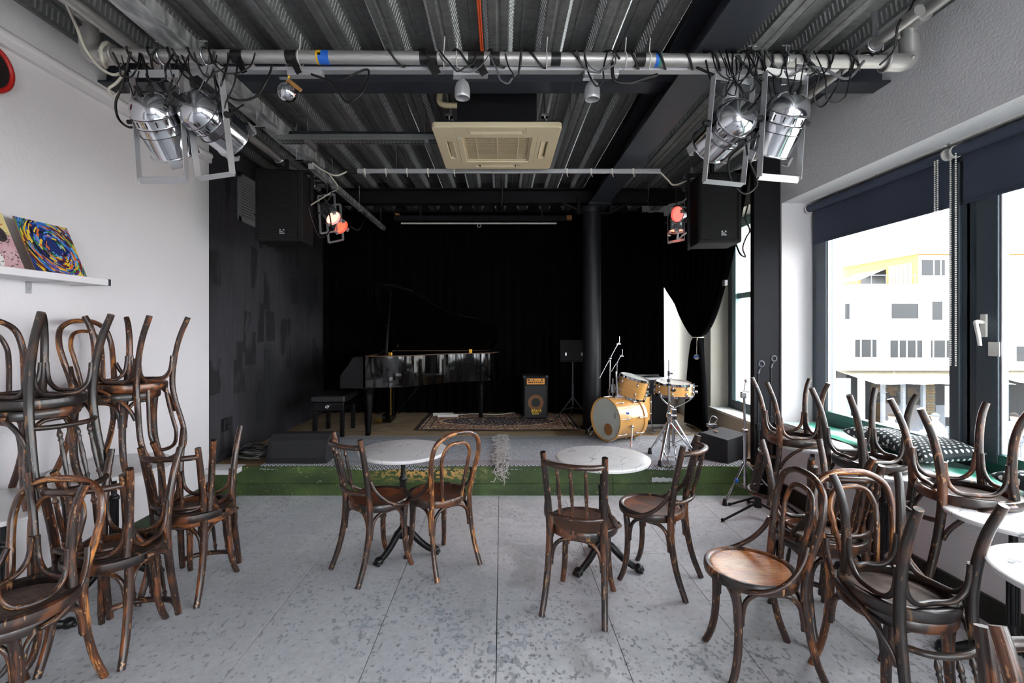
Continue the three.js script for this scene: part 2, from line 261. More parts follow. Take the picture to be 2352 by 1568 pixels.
MAT.sill = M(0xd6d8d4, 0.4); MAT.cloth = M(0xffffff, 0.9, 0, { map: texture(512, 256, (u, v) => mix3([34, 128, 102], [190, 216, 208], sstep(0.38, 0.58, fbm(u, v, 6, 3, 4, 841)))) });
MAT.dots = M(0xffffff, 0.9, 0, { map: texture(512, 512, (u, v) => { const k = 12, x = u * k, y = v * k, yi = Math.floor(y), xx = x + (yi % 2) * 0.5, dx = (xx - Math.floor(xx)) - 0.5, dy = (y - yi) - 0.5; return Math.hypot(dx, dy) < 0.23 + 0.05 * vnoise(u * 20, v * 20, 20, 20, 842) ? [206, 210, 206] : [30, 40, 44]; }) });

// ---------- the room ----------
const XL = -2.75, ZB = 3.6, STAGE_D = 4.52, STAGE_Y = 0.27, BACK_D = 7.5;
const floorG = structGroup('floor', 'worn pale grey painted board floor of the hall', 'floor');
part(floorG, 'subfloor', span(XL - 0.2, 3.0, -0.14, -0.013, -BACK_D - 0.2, ZB + 0.1), MAT.boardEdge);
{
  const L = 1.22, w = 0.61, gap = 0.004;
  for (let k = -5; k <= 4; k++) {
    const x0 = -0.025 + k * w, off = (k % 2 === 0) ? 0.33 : -0.28;      // running bond
    for (let r = -4; r < 5; r++) {
      let d0 = 2.13 + (((k % 2) + 2) % 2 === 0 ? 0.64 - L : 0) + r * L, d1 = d0 + L;
      d0 = Math.max(d0, -ZB); d1 = Math.min(d1, STAGE_D + 0.03); if (d1 - d0 < 0.05) continue;
      const xa = Math.max(x0 + gap / 2, XL), xb = Math.min(x0 + w - gap / 2, 2.62); if (xb - xa < 0.02) continue;
      const g = span(xa, xb, -0.013, 0, -d1 + gap / 2, -d0 - gap / 2), p = g.attributes.position, uv = g.attributes.uv;
      for (let i = 0; i < p.count; i++) uv.setXY(i, (p.getX(i) + 2.75) / 5.5, (-p.getZ(i) - 1.8) / 2.75);
      part(floorG, 'board', g, MAT.floor);
    }
  }
}
struct('wall_left', 'white plaster wall behind the stacked chairs', metreUV(span(XL - 0.2, XL, 0, 3.6, -4.5, ZB)), MAT.whiteWall, 'wall');
struct('wall_stage_left', 'patchy charcoal black painted wall beside the piano', metreUV(span(XL - 0.2, XL, 0, 3.6, -BACK_D - 0.2, -4.5), 0.32), MAT.blackWall, 'wall');
struct('trim_1', 'white rounded ledge running along the white wall below the ceiling', [span(XL - 0.02, XL + 0.035, 3.12, 3.16, -4.49, ZB), rod(V(XL + 0.015, 3.185, -4.49), V(XL + 0.015, 3.185, ZB), 0.032, 14)], MAT.whiteTrim, 'trim');
struct('baseboard_left', 'green painted skirting along the white wall', span(XL, XL + 0.02, 0, 0.12, -4.5, ZB), MAT.greenDark, 'baseboard');
struct('wall_back', 'black wall behind the stage curtains', metreUV(span(XL - 0.2, 2.2, 0, 3.6, -BACK_D - 0.2, -BACK_D), 0.32), MAT.blackWall, 'wall');
struct('wall_back_corner', 'white wall round the narrow window in the stage corner', [span(2.2, 2.52, 0, 3.6, -BACK_D - 0.2, -BACK_D), span(2.52, 2.95, 0, 0.62, -BACK_D - 0.2, -BACK_D), span(2.52, 2.95, 3.1, 3.6, -BACK_D - 0.2, -BACK_D)].map((g) => metreUV(g)), MAT.whiteWall, 'wall');
{ const w = structGroup('window_7', 'narrow bright window in the stage corner between the curtains', 'window'); part(w, 'frame', [span(2.5, 2.54, 0.62, 3.1, -BACK_D - 0.12, -BACK_D - 0.08), span(2.5, 2.8, 0.62, 0.66, -BACK_D - 0.12, -BACK_D - 0.08)], MAT.whiteTrim); part(w, 'pane', span(2.52, 2.78, 0.64, 3.1, -BACK_D - 0.104, -BACK_D - 0.1), MAT.glass); }
struct('wall_rear', 'white wall around the big window at the other end of the hall', [span(XL - 0.2, 3.2, 0, 0.6, ZB, ZB + 0.2), span(XL - 0.2, 3.2, 3.1, 3.6, ZB, ZB + 0.2), span(XL - 0.2, 0, 0.6, 3.1, ZB, ZB + 0.2), span(2.4, 3.2, 0.6, 3.1, ZB, ZB + 0.2)].map((g) => metreUV(g)), MAT.whiteWall, 'wall');
// window wall: soffit, parapet, reveal
const WIN_X = 2.94, SILL_Y = 0.70, WIN_TOP = 2.757;
struct('wall_right', 'grey white wall band above the windows', [metreUV(span(2.65, 3.16, WIN_TOP, 3.6, -4.53, ZB)), metreUV(span(2.65, 3.16, SILL_Y, WIN_TOP, ZB - 0.7, ZB))], MAT.greyWall, 'wall');
struct('wall_right_parapet', 'white plastered wall below the window sill', metreUV(span(2.62, 3.16, 0, SILL_Y - 0.03, -4.53, ZB)), MAT.whiteWall, 'wall');
struct('baseboard_right', 'dark green skirting below the windows', rbox(0.025, 0.14, 8.1, 0.004, 2.608, 0.07, -0.47), MAT.blackGreen, 'baseboard');
struct('wall_reveal', 'white window reveal beside the black pillar', metreUV(span(2.65, 3.16, 0, 3.6, -4.80, -4.53)), MAT.whiteWall, 'wall');
struct('wall_pier', 'flat black pillar between the stage and the windows', metreUV(span(2.40, 2.65, 0, 3.5, -4.62, -4.55)), MAT.blackPaint, 'pillar');
struct('wall_stage_right', 'beige plastered wall around the stage window', [span(2.75, 3.16, 0, 0.52, -6.3, -4.8), span(2.75, 3.16, 0, 3.6, -BACK_D - 0.2, -6.3), span(2.75, 3.16, 2.95, 3.6, -6.3, -4.8)].map((g) => metreUV(g)), MAT.stageWall, 'wall');
struct('trim_2', 'pale sill of the stage window', rbox(0.40, 0.03, 1.54, 0.006, 2.93, 0.535, -5.55), MAT.sill, 'sill');
struct('trim_3', 'white sill board running under the street windows', rbox(0.44, 0.03, 8.1, 0.008, 2.80, SILL_Y - 0.015, -0.47), MAT.sill, 'sill');

// ceiling: profiled steel decking on beams, slab above
const ceil = structGroup('ceiling', 'galvanised corrugated steel decking ceiling', 'ceiling');
part(ceil, 'slab', span(XL - 0.2, 3.2, 3.525, 3.64, -BACK_D - 0.2, ZB + 0.2), MAT.boardEdge);
{
  const per = 0.345, x0 = -0.192, yT = 3.512, yB = 3.42;       // one period: upper flange, web, lower flange with a stiffener, web
  const one = [[-0.07, yT], [-0.03, yT], [-0.026, yT - 0.006], [-0.014, yT - 0.006], [-0.01, yT], [0.07, yT], [0.115, yB], [0.158, yB], [0.168, yB + 0.006], [0.177, yB + 0.006], [0.187, yB], [0.23, yB]];
  const bays = [[-ZB, 3.345], [3.355, 6.38], [6.39, BACK_D]];
  for (const [da, db] of bays) for (let s = -8; s < 9; s += 2) {
    const P = [];
    for (let k = s * 1; k < s + 2; k++) for (const [a, y] of one) { const x = x0 + k * per * 1 + a; P.push([x, y]); }
    P.push([x0 + (s + 2) * per - 0.07, yT]);
    for (const half of [0]) {
      const Q = P.map(([x, y]) => [x, y]), up = Q.slice().reverse().map(([x, y]) => [x, y + 0.0025]);
      if (Q[0][0] > 2.65 || Q[Q.length - 1][0] < XL) continue;
      const g = extrude([...Q, ...up], db - da - 0.004); g.translate(0, 0, -db + 0.002);
      part(ceil, 'deck_sheet', metreUV(g), MAT.galv);
    }
  }
}
{
  const per = 0.345, x0 = -0.192;                       // the deck runs wall to wall; embossed dashes on its webs
  const em = new THREE.BoxGeometry(0.065, 0.004, 0.009), list = [], q = new THREE.Quaternion(), m = new THREE.Matrix4();
  const ang = Math.atan2(0.092, 0.045);
  for (let k = -8; k < 9; k++) for (const s of [-1, 1]) {
    const xc = x0 + k * per + s * 0.093; if (xc < XL + 0.03 || xc > 2.62) continue;
    q.setFromEuler(new THREE.Euler(0, 0, s > 0 ? -ang : ang));
    for (let d = 0.9; d < BACK_D; d += 0.036) list.push(m.compose(V(xc - s * 0.0012, 3.465, -d), new THREE.Quaternion().multiplyQuaternions(q, new THREE.Quaternion().setFromEuler(new THREE.Euler(0, s * 0.35, 0))), V(1, 1, 1)).clone());
  }
  const im = new THREE.InstancedMesh(em, MAT.embossing, list.length); list.forEach((a, i) => im.setMatrixAt(i, a)); im.name = 'embossed_dashes'; im.userData.kind = 'stuff'; im.castShadow = im.receiveShadow = true; ceil.add(im);
}
// beams
function iBeam(w, h, t) { const a = w / 2; return [[-a, 0], [a, 0], [a, t], [0.006, t], [0.006, h - t], [a, h - t], [a, h], [-a, h], [-a, h - t], [-0.006, h - t], [-0.006, t], [-a, t]]; }
struct('beam_front', 'dark steel beam crossing under the decking behind the lighting pipe', metreUV(extrude(iBeam(0.16, 0.17, 0.014), 5.40).rotateY(PI / 2).translate(XL, 3.25, -3.34)), MAT.steel, 'beam');
struct('beam_rear', 'black steel beam crossing over the stage', metreUV(extrude(iBeam(0.17, 0.19, 0.016), 5.5).rotateY(PI / 2).translate(XL, 3.23, -6.38)), MAT.steelBlack, 'beam');
struct('beam_long', 'wide dark steel beam running from the street side over the stage column', [metreUV(extrude(iBeam(0.25, 0.26, 0.016), 6.42 + ZB).translate(1.235, 3.16, -6.42)), metreUV(span(1.10, 1.37, 3.145, 3.16, -6.42, -6.02))], MAT.steel, 'beam');
struct('beam_bracket', 'black steel brackets around the stage column head', [rod(V(0.80, 3.24, -6.34), V(1.07, 3.12, -6.34), 0.02), rod(V(1.42, 3.12, -6.34), V(1.75, 3.26, -6.34), 0.02), span(1.0, 1.04, 3.08, 3.3, -6.5, -6.3), span(1.42, 1.46, 3.08, 3.3, -6.5, -6.3), span(1.0, 1.46, 3.08, 3.1, -6.5, -6.3)], MAT.steelBlack, 'bracket');
struct('column', 'round black steel column standing on the stage', [lathe([[0.118, STAGE_Y], [0.118, 3.08], [0.14, 3.085], [0.14, 3.145]], 40).translate(1.18, 0, -6.26), cyl(0.15, 0.15, 0.02, 1.18, STAGE_Y + 0.01, -6.26, 32)], MP(0x17181c, 0.45, 0, { specularIntensity: 0.5 }), 'column');

// stage
const stage = structGroup('stage', 'low stage with a green painted fascia', 'stage');
part(stage, 'deck', metreUV(span(XL, 2.42, STAGE_Y - 0.05, STAGE_Y, -BACK_D, -STAGE_D - 0.021)), MAT.plywood);
part(stage, 'deck_extension', metreUV(span(2.40, 2.75, STAGE_Y - 0.05, STAGE_Y, -BACK_D, -4.8)), MAT.plywood);
{
  let edges = [XL, -0.62, 1.05, 2.42];
  for (let i = 0; i < 3; i++) for (const [y0, y1, dz] of [[0.11, STAGE_Y, 0.012], [0, 0.107, 0.02]]) {
    const g = span(edges[i] + 0.002, edges[i + 1] - 0.002, y0, y1, -STAGE_D - 0.02, -STAGE_D + dz - 0.012), p = g.attributes.position, uv = g.attributes.uv;
    for (let k = 0; k < p.count; k++) uv.setXY(k, (p.getX(k) + 2.75) / 5.2, p.getY(k) / STAGE_Y);
    part(stage, 'fascia_board', g, MAT.greenPaint);
  }
  part(stage, 'corner_block', rbox(0.30, 0.045, 0.2, 0.005, -2.6, STAGE_Y - 0.02, -STAGE_D + 0.02), MAT.whiteTrim, 'white painted step corner');
}
// street windows
function streetWindow(d0, d1, handle) {                     // d0 far, d1 near: one casement
  const w = structGroup('window_1'.replace('1', String(++streetWindow.n)), ['', 'dark grey casement window beside the black pillar', 'dark grey casement window with a white handle', 'dark grey casement window further along the hall', 'dark grey casement window near the end of the hall'][streetWindow.n], 'window');
  const y0 = SILL_Y, y1 = WIN_TOP, X = WIN_X;
  const bar = (name, a, b, c, d, x0, x1, m) => part(w, name, rbox(x1 - x0, d - c, b - a, 0.006, (x0 + x1) / 2, (c + d) / 2, -(a + b) / 2), m);
  bar('jamb', d0 - 0.08, d0, y0, y1, X, X + 0.1, MAT.frameGrey); bar('jamb', d1, d1 + 0.06, y0, y1, X, X + 0.1, MAT.frameGrey);
  bar('bottom_rail', d1 + 0.06, d0 - 0.08, y0, y0 + 0.07, X, X + 0.1, MAT.frameGreen); bar('head', d1 + 0.06, d0 - 0.08, y1 - 0.12, y1, X, X + 0.1, MAT.frameGrey);
  const s0 = d0 - 0.08, s1 = d1 + 0.06;
  bar('sash_stile', s0 - 0.13, s0, y0 + 0.07, y1 - 0.12, X - 0.018, X + 0.05, MAT.frameGrey); bar('sash_stile', s1, s1 + 0.07, y0 + 0.07, y1 - 0.12, X - 0.018, X + 0.05, MAT.frameGrey);
  bar('sash_rail', s1 + 0.07, s0 - 0.13, y0 + 0.07, y0 + 0.13, X - 0.018, X + 0.05, MAT.frameGreen); bar('sash_rail', s1 + 0.07, s0 - 0.13, y1 - 0.24, y1 - 0.12, X - 0.018, X + 0.05, MAT.frameGrey);
  bar('glazing_bead', s0 - 0.142, s0 - 0.13, y0 + 0.13, y1 - 0.24, X - 0.005, X + 0.03, MAT.alu); bar('glazing_bead', s1 + 0.07, s1 + 0.082, y0 + 0.13, y1 - 0.24, X - 0.005, X + 0.03, MAT.alu);
  part(w, 'pane', span(X + 0.014, X + 0.018, y0 + 0.12, y1 - 0.23, -s0 + 0.13, -s1 - 0.07), MAT.glass);
  if (handle) {
    const h = part(w, 'handle', [rbox(0.014, 0.14, 0.04, 0.006, X - 0.024, 1.59, -(s0 - 0.055)), sweep([[X - 0.03, 1.61, -(s0 - 0.055)], [X - 0.075, 1.612, -(s0 - 0.058)], [X - 0.09, 1.59, -(s0 - 0.075)], [X - 0.092, 1.53, -(s0 - 0.09)], [X - 0.088, 1.47, -(s0 - 0.095)]], (t) => 0.013 - 0.003 * t, { seg: 16 })], MAT.plasticWhite, 'white curved window handle');
    part(w, 'label_plate', rbox(0.006, 0.085, 0.065, 0.002, X - 0.02, 1.45, -(s0 - 0.11)), MAT.plasticWhite, 'small white sticker');
  }
  return w;
}
streetWindow.n = 0;
streetWindow(4.53, 3.0); streetWindow(3.03, 1.35, true); streetWindow(1.35, -0.5); streetWindow(-0.5, -2.9);
// end window behind the photographer, mirrored in the piano's side
{
  const w = structGroup('window_6', 'wide two light window at the other end of the hall', 'window');
  for (const x of [0, 1.2, 2.33]) part(w, 'mullion', span(x, x + 0.07, 0.6, 3.1, ZB + 0.05, ZB + 0.13), MAT.frameGrey);
  for (const y of [0.6, 3.03]) part(w, 'rail', span(0, 2.4, y, y + 0.07, ZB + 0.05, ZB + 0.13), MAT.frameGrey);
  for (const x of [0.04, 1.24]) part(w, 'pane', span(x, x + 1.13, 0.65, 3.05, ZB + 0.085, ZB + 0.089), MAT.glass);
}
// stage window
{
  const w = structGroup('window_5', 'pale teal framed stage window behind the tied curtain', 'window'), X = 2.98;
  const bar = (name, a, b, c, d, m = MAT.framePale, x0 = X, x1 = X + 0.08) => part(w, name, rbox(x1 - x0, d - c, b - a, 0.006, (x0 + x1) / 2, (c + d) / 2, -(a + b) / 2), m);
  bar('jamb', 6.16, 6.3, 0.55, 2.95, MAT.frameGrey); bar('jamb', 4.8, 4.92, 0.55, 2.95, MAT.framePale); bar('bottom_rail', 4.92, 6.16, 0.55, 0.66, MAT.frameGrey); bar('head', 4.92, 6.16, 2.83, 2.95);
  bar('sash_stile', 6.06, 6.16, 0.66, 2.83, MAT.framePale, X - 0.02, X + 0.05); bar('mullion', 5.42, 5.50, 0.66, 2.83); bar('transom', 4.92, 6.06, 1.95, 2.02);
  part(w, 'pane', span(X + 0.02, X + 0.024, 0.66, 2.83, -6.08, -4.9), MAT.glass);
}

// ---------- the street outside ----------
MAT.facade = M(0xd8d6d2, 0.9); MAT.ochre = M(0x86673c, 0.9); MAT.darkGlass = MP(0x0a0f14, 0.35, 0, { specularIntensity: 0.7 }); MAT.paving = M(0x9b9890, 0.9); MAT.shopDark = M(0x0d1013, 0.7); MAT.postGrey = M(0x5a6068, 0.6); MAT.canvasWhite = M(0xd9d4c4, 0.9, 0, { side: THREE.DoubleSide });
const GY = -2.3;
struct('ground', 'pale street paving outside the windows', span(3.2, 70, GY - 0.1, GY, -60, 30), MAT.paving, 'ground');
{
  const b = thing('apartment_building', 'white apartment block across the street with an ochre top floor', 'building', [24, GY, -40]);
  const L = (g) => g.translate(-24, -GY, 40);
  part(b, 'wall', L(span(26.5, 62, GY, 4.94, -52, -36)), MAT.facade);
  part(b, 'top_floor', L(span(31.3, 62, 4.94, 7.23, -44, -36.05)), MAT.ochre);
  part(b, 'top_floor_front', L(span(31.35, 62, 4.95, 7.1, -36.05, -36)), MAT.facade);
  part(b, 'roof_slab', L(span(31.0, 62, 7.2, 7.34, -44.4, -35.7)), MAT.facade);
  const win = (x0, y0, x1, y1, mull, lit) => {
    const A = at(x0, y0, 36), B = at(x1, y1, 36), f = part(b, 'window', L(merge([span(A.x, B.x, B.y, A.y, -36.02, -35.97)])), MAT.darkGlass);
    part(f, 'window_frame', L(merge([span(A.x - 0.05, B.x + 0.05, A.y, A.y + 0.07, -36, -35.93), span(A.x - 0.05, B.x + 0.05, B.y - 0.1, B.y, -36, -35.9), ...mull.map((t) => span(lerp(A.x, B.x, t) - 0.04, lerp(A.x, B.x, t) + 0.04, B.y, A.y, -36, -35.94))])), MAT.facade);
  };
  win(2045, 697, 2110, 732, [0, 1]); win(2138, 692, 2168, 735, [0, 0.9]); win(1938, 697, 1951, 733, [0]);
  win(1964, 779, 2013, 820, [0.25, 0.75]); win(2045, 781, 2118, 821, [0.25, 0.5, 0.8]); win(2138, 781, 2182, 821, [0.1, 0.75]); win(2117, 597, 2170, 633, [0.5, 0.8]); win(2335, 795, 2400, 830, [0.5]); win(2230, 697, 2290, 735, [0.5]);
  for (let i = 0; i < 9; i++) part(b, 'screen_slat', L(span(31.2, 31.3, 4.98, 6.6, -36.5 - i * 0.24 - 0.16, -36.5 - i * 0.24)), M(0x8f8a80, 0.8));
  part(b, 'terrace_window', L(span(31.22, 31.3, 5.0, 6.4, -41.6, -39.0)), MAT.darkGlass);
  part(b, 'sun_sail', L(surface((u, v) => [31.2 - 2.2 * v, 6.4 - 0.9 * v, -39 - 3 * u], 4, 4)), MAT.canvasWhite);
  part(b, 'railing', L(merge([rod(V(26.6, 5.6, -36), V(31.2, 5.6, -36), 0.03), ...[0, 1, 2, 3, 4].map((i) => rod(V(26.7 + i * 1.1, 4.94, -36), V(26.7 + i * 1.1, 5.6, -36), 0.025))])), MAT.postGrey);
}
{
  const s = thing('street_kiosk', 'dark open fronted street cafe under white awnings', 'kiosk', [12, GY, -18.5]);
  const L = (g) => g.translate(-12, -GY, 18.5);
  part(s, 'back_wall', L(span(11.9, 24, GY, 0.1, -19.2, -19)), MAT.shopDark);
  part(s, 'side_wall', L(span(12.45, 12.6, GY, 0, -16.75, -16.6)), MAT.facade);
  part(s, 'floor_plate', L(span(11.9, 24, GY, GY + 0.04, -19.2, -16)), MAT.postGrey);
  for (const x of [13.3, 14.0, 14.7, 16.6, 19.2, 21.5]) part(s, 'post', L(span(x - 0.05, x + 0.05, GY, -0.2, -16.75, -16.65)), MAT.postGrey);
  part(s, 'counter', L(span(14.6, 16.4, GY, GY + 1.05, -18.2, -17.7)), MAT.postGrey);
  part(s, 'awning', L(surface((u, v) => [12.5 + 4.7 * u, 0.1 - 0.36 * v - 0.03 * Math.abs(Math.sin(u * 14)) * v, -18.6 + 2.6 * v], 30, 4)), MAT.canvasWhite);
  part(s, 'awning', L(surface((u, v) => [17.3 + 5.2 * u, 0.2 - 0.42 * v - 0.03 * Math.abs(Math.sin(u * 14)) * v, -18.6 + 2.6 * v], 30, 4)), MAT.canvasWhite);
  part(s, 'roof', L(span(11.9, 24, 0.1, 0.2, -19.4, -16.9)), MAT.facade);
  part(s, 'notice_panel', L(span(15.75, 16.1, -1.55, -0.45, -17.02, -16.98)), MAT.plasticWhite, 'white notice panel');
  const menu = M(0xffffff, 0.8, 0, { map: canvasTex(128, 256, (c, w, h) => { c.fillStyle = '#15181a'; c.fillRect(0, 0, w, h); const r = rng(5); for (let i = 0; i < 34; i++) { c.fillStyle = i % 7 === 3 ? '#5c6464' : '#6e5520'; let x = 8; while (x < 112) { const l = 4 + r() * 14; c.fillRect(x, 8 + i * 7.2, l, 3.4); x += l + 4; } } }) });
  part(s, 'menu_board', L(span(14.95, 15.35, -1.75, -0.35, -16.96, -16.93)), menu, 'dark menu board with yellow chalk lines');
}
{
  const g = single('graffiti_hoarding', 'grey street hoarding with looping white graffiti', 'hoarding', span(11.3, 11.78, GY, -0.1, -16.25, -16.15), M(0xffffff, 0.8, 0, { map: canvasTex(256, 512, (c, w, h) => { c.fillStyle = '#5b646e'; c.fillRect(0, 0, w, h); c.strokeStyle = '#dfe3e6'; c.lineWidth = 9; for (const [x, y, r] of [[120, 80, 46], [140, 190, 62], [110, 330, 80], [150, 440, 60]]) { c.beginPath(); c.arc(x, y, r, 0.6, 5.2); c.stroke(); } c.beginPath(); c.moveTo(40, 500); c.lineTo(210, 230); c.lineTo(90, 210); c.stroke(); }) }));
}
function blob(bones, res, lo, hi, colour) {              // smooth union of tapered capsules, meshed
  const mc = new MarchingCubes(res, new THREE.MeshStandardMaterial(), false, false, 40000), size = Math.max(...[0, 1, 2].map((i) => hi[i] - lo[i])) / 2, c = [0, 1, 2].map((i) => (lo[i] + hi[i]) / 2);
  mc.isolation = 0; const n = mc.size, p = V(0, 0, 0);
  for (let k = 0; k < n; k++) for (let j = 0; j < n; j++) for (let i = 0; i < n; i++) {
    p.set(c[0] + (i - n / 2) / (n / 2) * size, c[1] + (j - n / 2) / (n / 2) * size, c[2] + (k - n / 2) / (n / 2) * size);
    let d = 1e3;
    for (const [a, b, r0, r1] of bones) { const ab = b.clone().sub(a), t = clamp(p.clone().sub(a).dot(ab) / Math.max(ab.lengthSq(), 1e-9)), q = p.distanceTo(a.clone().addScaledVector(ab, t)) - lerp(r0, r1, t), h = Math.max(0.05 - Math.abs(d - q), 0) / 0.05; d = Math.min(d, q) - h * h * 0.05 / 4; }
    mc.field[i + j * n + k * n * n] = -d;
  }
  mc.update();
  const g = new THREE.BufferGeometry(), P = new Float32Array(mc.positionArray.slice(0, mc.count * 3)), N = new Float32Array(mc.normalArray.slice(0, mc.count * 3)), C = new Float32Array(mc.count * 3);
  for (let i = 0; i < mc.count; i++) { for (let a = 0; a < 3; a++) P[3 * i + a] = P[3 * i + a] * size + c[a]; const col = colour(P[3 * i], P[3 * i + 1], P[3 * i + 2]); C.set(col, 3 * i); }
  g.setAttribute('position', new THREE.BufferAttribute(P, 3)); g.setAttribute('normal', new THREE.BufferAttribute(N, 3)); g.setAttribute('color', new THREE.BufferAttribute(C, 3)); g.setAttribute('uv', new THREE.BufferAttribute(new Float32Array(mc.count * 2), 2)); return g;
}
function seated(x, z, turn, shirt, hair, label, capColour, lean = 0.1) {
  const t = thing('person', label, 'person', [x, GY, z], turn, undefined), skin = [0.42, 0.25, 0.17], legs = [0.05, 0.06, 0.09], b = [];
  const B = (a, c, r0, r1) => b.push([V(...a), V(...c), r0, r1]);
  B([0, 0.5, 0], [0, 0.78, lean * 0.4], 0.15, 0.15); B([0, 0.78, lean * 0.4], [0, 0.95, lean], 0.16, 0.13); B([-0.17, 0.97, lean], [0.17, 0.97, lean], 0.065, 0.065); B([0, 1.0, lean], [0, 1.1, lean + 0.02], 0.055, 0.05); B([0, 1.16, lean + 0.04], [0, 1.22, lean + 0.03], 0.085, 0.095); B([0, 1.17, lean + 0.14], [0, 1.18, lean + 0.14], 0.02, 0.018);
  for (const s of [-1, 1]) { B([s * 0.19, 0.96, lean], [s * 0.24, 0.72, lean + 0.08], 0.058, 0.048); B([s * 0.24, 0.72, lean + 0.08], [s * 0.1, 0.74, lean + 0.32], 0.045, 0.035); B([s * 0.1, 0.74, lean + 0.32], [s * 0.05, 0.74, lean + 0.4], 0.036, 0.028); B([s * 0.1, 0.5, 0.02], [s * 0.13, 0.5, 0.42], 0.09, 0.065); B([s * 0.13, 0.5, 0.42], [s * 0.13, 0.08, 0.36], 0.062, 0.045); B([s * 0.13, 0.05, 0.36], [s * 0.13, 0.04, 0.52], 0.045, 0.035); }
  part(t, 'body', blob(b, 34, [-0.75, 0, -0.3], [0.75, 1.5, 1.2], (px, py, pz) => py > 1.05 || (pz > lean + 0.33 && py > 0.66) ? skin : py > 0.56 ? shirt : legs), M(0xffffff, 0.85, 0, { vertexColors: true }));
  part(t, capColour ? 'cap' : 'hair', merge([new THREE.SphereGeometry(0.108, 16, 8, 0, 2 * PI, 0, PI / 2).translate(0, 1.215, lean + 0.025), ...(capColour ? [cyl(0.1, 0.1, 0.012, 0, 1.225, lean + 0.1)] : [])]), M(capColour || hair, 0.9));
  const ch = thing('cafe_chair', 'grey cafe chair under the ' + label.split(' ').slice(0, label.includes('cap') ? 9 : 6).join(' '), 'chair', [x, GY, z], turn);
  part(ch, 'seat', rbox(0.4, 0.03, 0.4, 0.01, 0, 0.335, 0.03), MAT.postGrey); part(ch, 'backrest', rbox(0.4, 0.3, 0.025, 0.01, 0, 0.75, -0.22), MAT.postGrey);
  for (const s of [-1, 1]) { part(ch, 'leg', rod(V(s * 0.18, 0, 0.2), V(s * 0.18, 0.33, 0.2), 0.014), MAT.postGrey); part(ch, 'leg', rod(V(s * 0.18, 0, -0.2), V(s * 0.18, 0.9, -0.22), 0.014), MAT.postGrey); }
}
seated(13.35, -14.5, -PI / 2 - 0.2, [0.62, 0.62, 0.62], 0x1a1a1a, 'person in a white shirt and grey cap leaning over a cafe table', 0x4a4d52, 0.16);
seated(11.75, -14.6, PI / 2, [0.36, 0.25, 0.15], 0x16110d, 'person in a tan jacket with short dark hair sitting at a cafe table', null, 0.12);
seated(15.65, -14.6, -PI / 2 + 0.5, [0.6, 0.6, 0.6], 0x16110d, 'person in a white jumper with dark hair sitting outside the cafe', null, 0.05);
for (const [x, z, lab] of [[12.5, -14.5, 'round white cafe table between two seated people on the street'], [14.7, -14.4, 'round white cafe table beside the person in the white jumper']]) {
  const t = thing('cafe_table', lab, 'table', [x, GY, z]); part(t, 'tabletop', cyl(0.36, 0.36, 0.03, 0, 0.70, 0, 28), MAT.facade); part(t, 'column', cyl(0.03, 0.03, 0.69, 0, 0.345, 0), MAT.postGrey); part(t, 'base', cyl(0.22, 0.2, 0.02, 0, 0.01, 0), MAT.postGrey);
}

// ---------- bentwood chairs ----------
const W0 = MAT.frameDark;
function bodyParts(t) {
  const ring = lathe([[0.162, 0.418], [0.166, 0.415], [0.194, 0.415], [0.199, 0.419], [0.202, 0.436], [0.2, 0.456], [0.196, 0.462], [0.188, 0.463], [0.180, 0.460], [0.172, 0.455], [0.168, 0.449], [0.163, 0.446], [0.162, 0.418]], 48);
  const r = toCreasedNormals(ring, 0.7); { const p = r.attributes.position, uv = new Float32Array(p.count * 2); for (let i = 0; i < p.count; i++) { uv[2 * i] = p.getY(i); uv[2 * i + 1] = (Math.atan2(p.getZ(i), p.getX(i)) + PI) * 0.2; } r.setAttribute('uv', new THREE.BufferAttribute(uv, 2)); }
  part(t, 'seat_ring', r, W0);
  part(t, 'seat_panel', planUV(lathe([[0, 0.4465], [0.06, 0.447], [0.12, 0.450], [0.16, 0.4535], [0.170, 0.4535]], 40), 2.6, -0.19, -0.19), MAT.seatRed);
  part(t, 'seat_underside', planUV(lathe([[0.166, 0.4450], [0.1, 0.4435], [0, 0.4425]], 40), 2.6, -0.19, -0.19), MAT.seatUnder);
  for (const s of [-1, 1]) part(t, 'front_leg', sweep([[s * 0.125, 0.418, 0.118], [s * 0.128, 0.3, 0.107], [s * 0.135, 0.14, 0.112], [s * 0.147, 0.05, 0.13], [s * 0.157, 0, 0.15]], (q) => 0.0198 - 0.004 * q, { seg: 16, rs: 10 }), W0);
  const legs = [[-0.128, 0.107], [0.128, 0.107], [0.156, -0.172], [-0.156, -0.172]];
  for (let i = 0; i < 4; i++) {
    const [ax, az] = legs[i], [bx, bz] = legs[(i + 1) % 4], mx = (ax + bx) / 2, mz = (az + bz) / 2, k = 0.152 / Math.hypot(mx, mz), M2 = [mx * k, mz * k];
    const P = (f, y) => [lerp(ax, M2[0], f), y, lerp(az, M2[1], f)], Q = (f, y) => [lerp(bx, M2[0], f), y, lerp(bz, M2[1], f)];
    part(t, 'brace', sweep([P(0.1, 0.255), P(0.12, 0.30), P(0.22, 0.36), P(0.5, 0.398), [M2[0], 0.404, M2[1]], Q(0.5, 0.398), Q(0.22, 0.36), Q(0.12, 0.30), Q(0.1, 0.255)], 0.0112, { seg: 28, rs: 8 }), W0);
  }
  for (const s of [-1, 1]) part(t, 'hip_brace', sweep([[s * 0.166, 0.625, -0.17], [s * 0.178, 0.57, -0.148], [s * 0.196, 0.50, -0.09], [s * 0.207, 0.455, -0.015], [s * 0.205, 0.437, 0.05], [s * 0.192, 0.433, 0.09]], 0.0115, { seg: 18, rs: 8 }), W0);
}
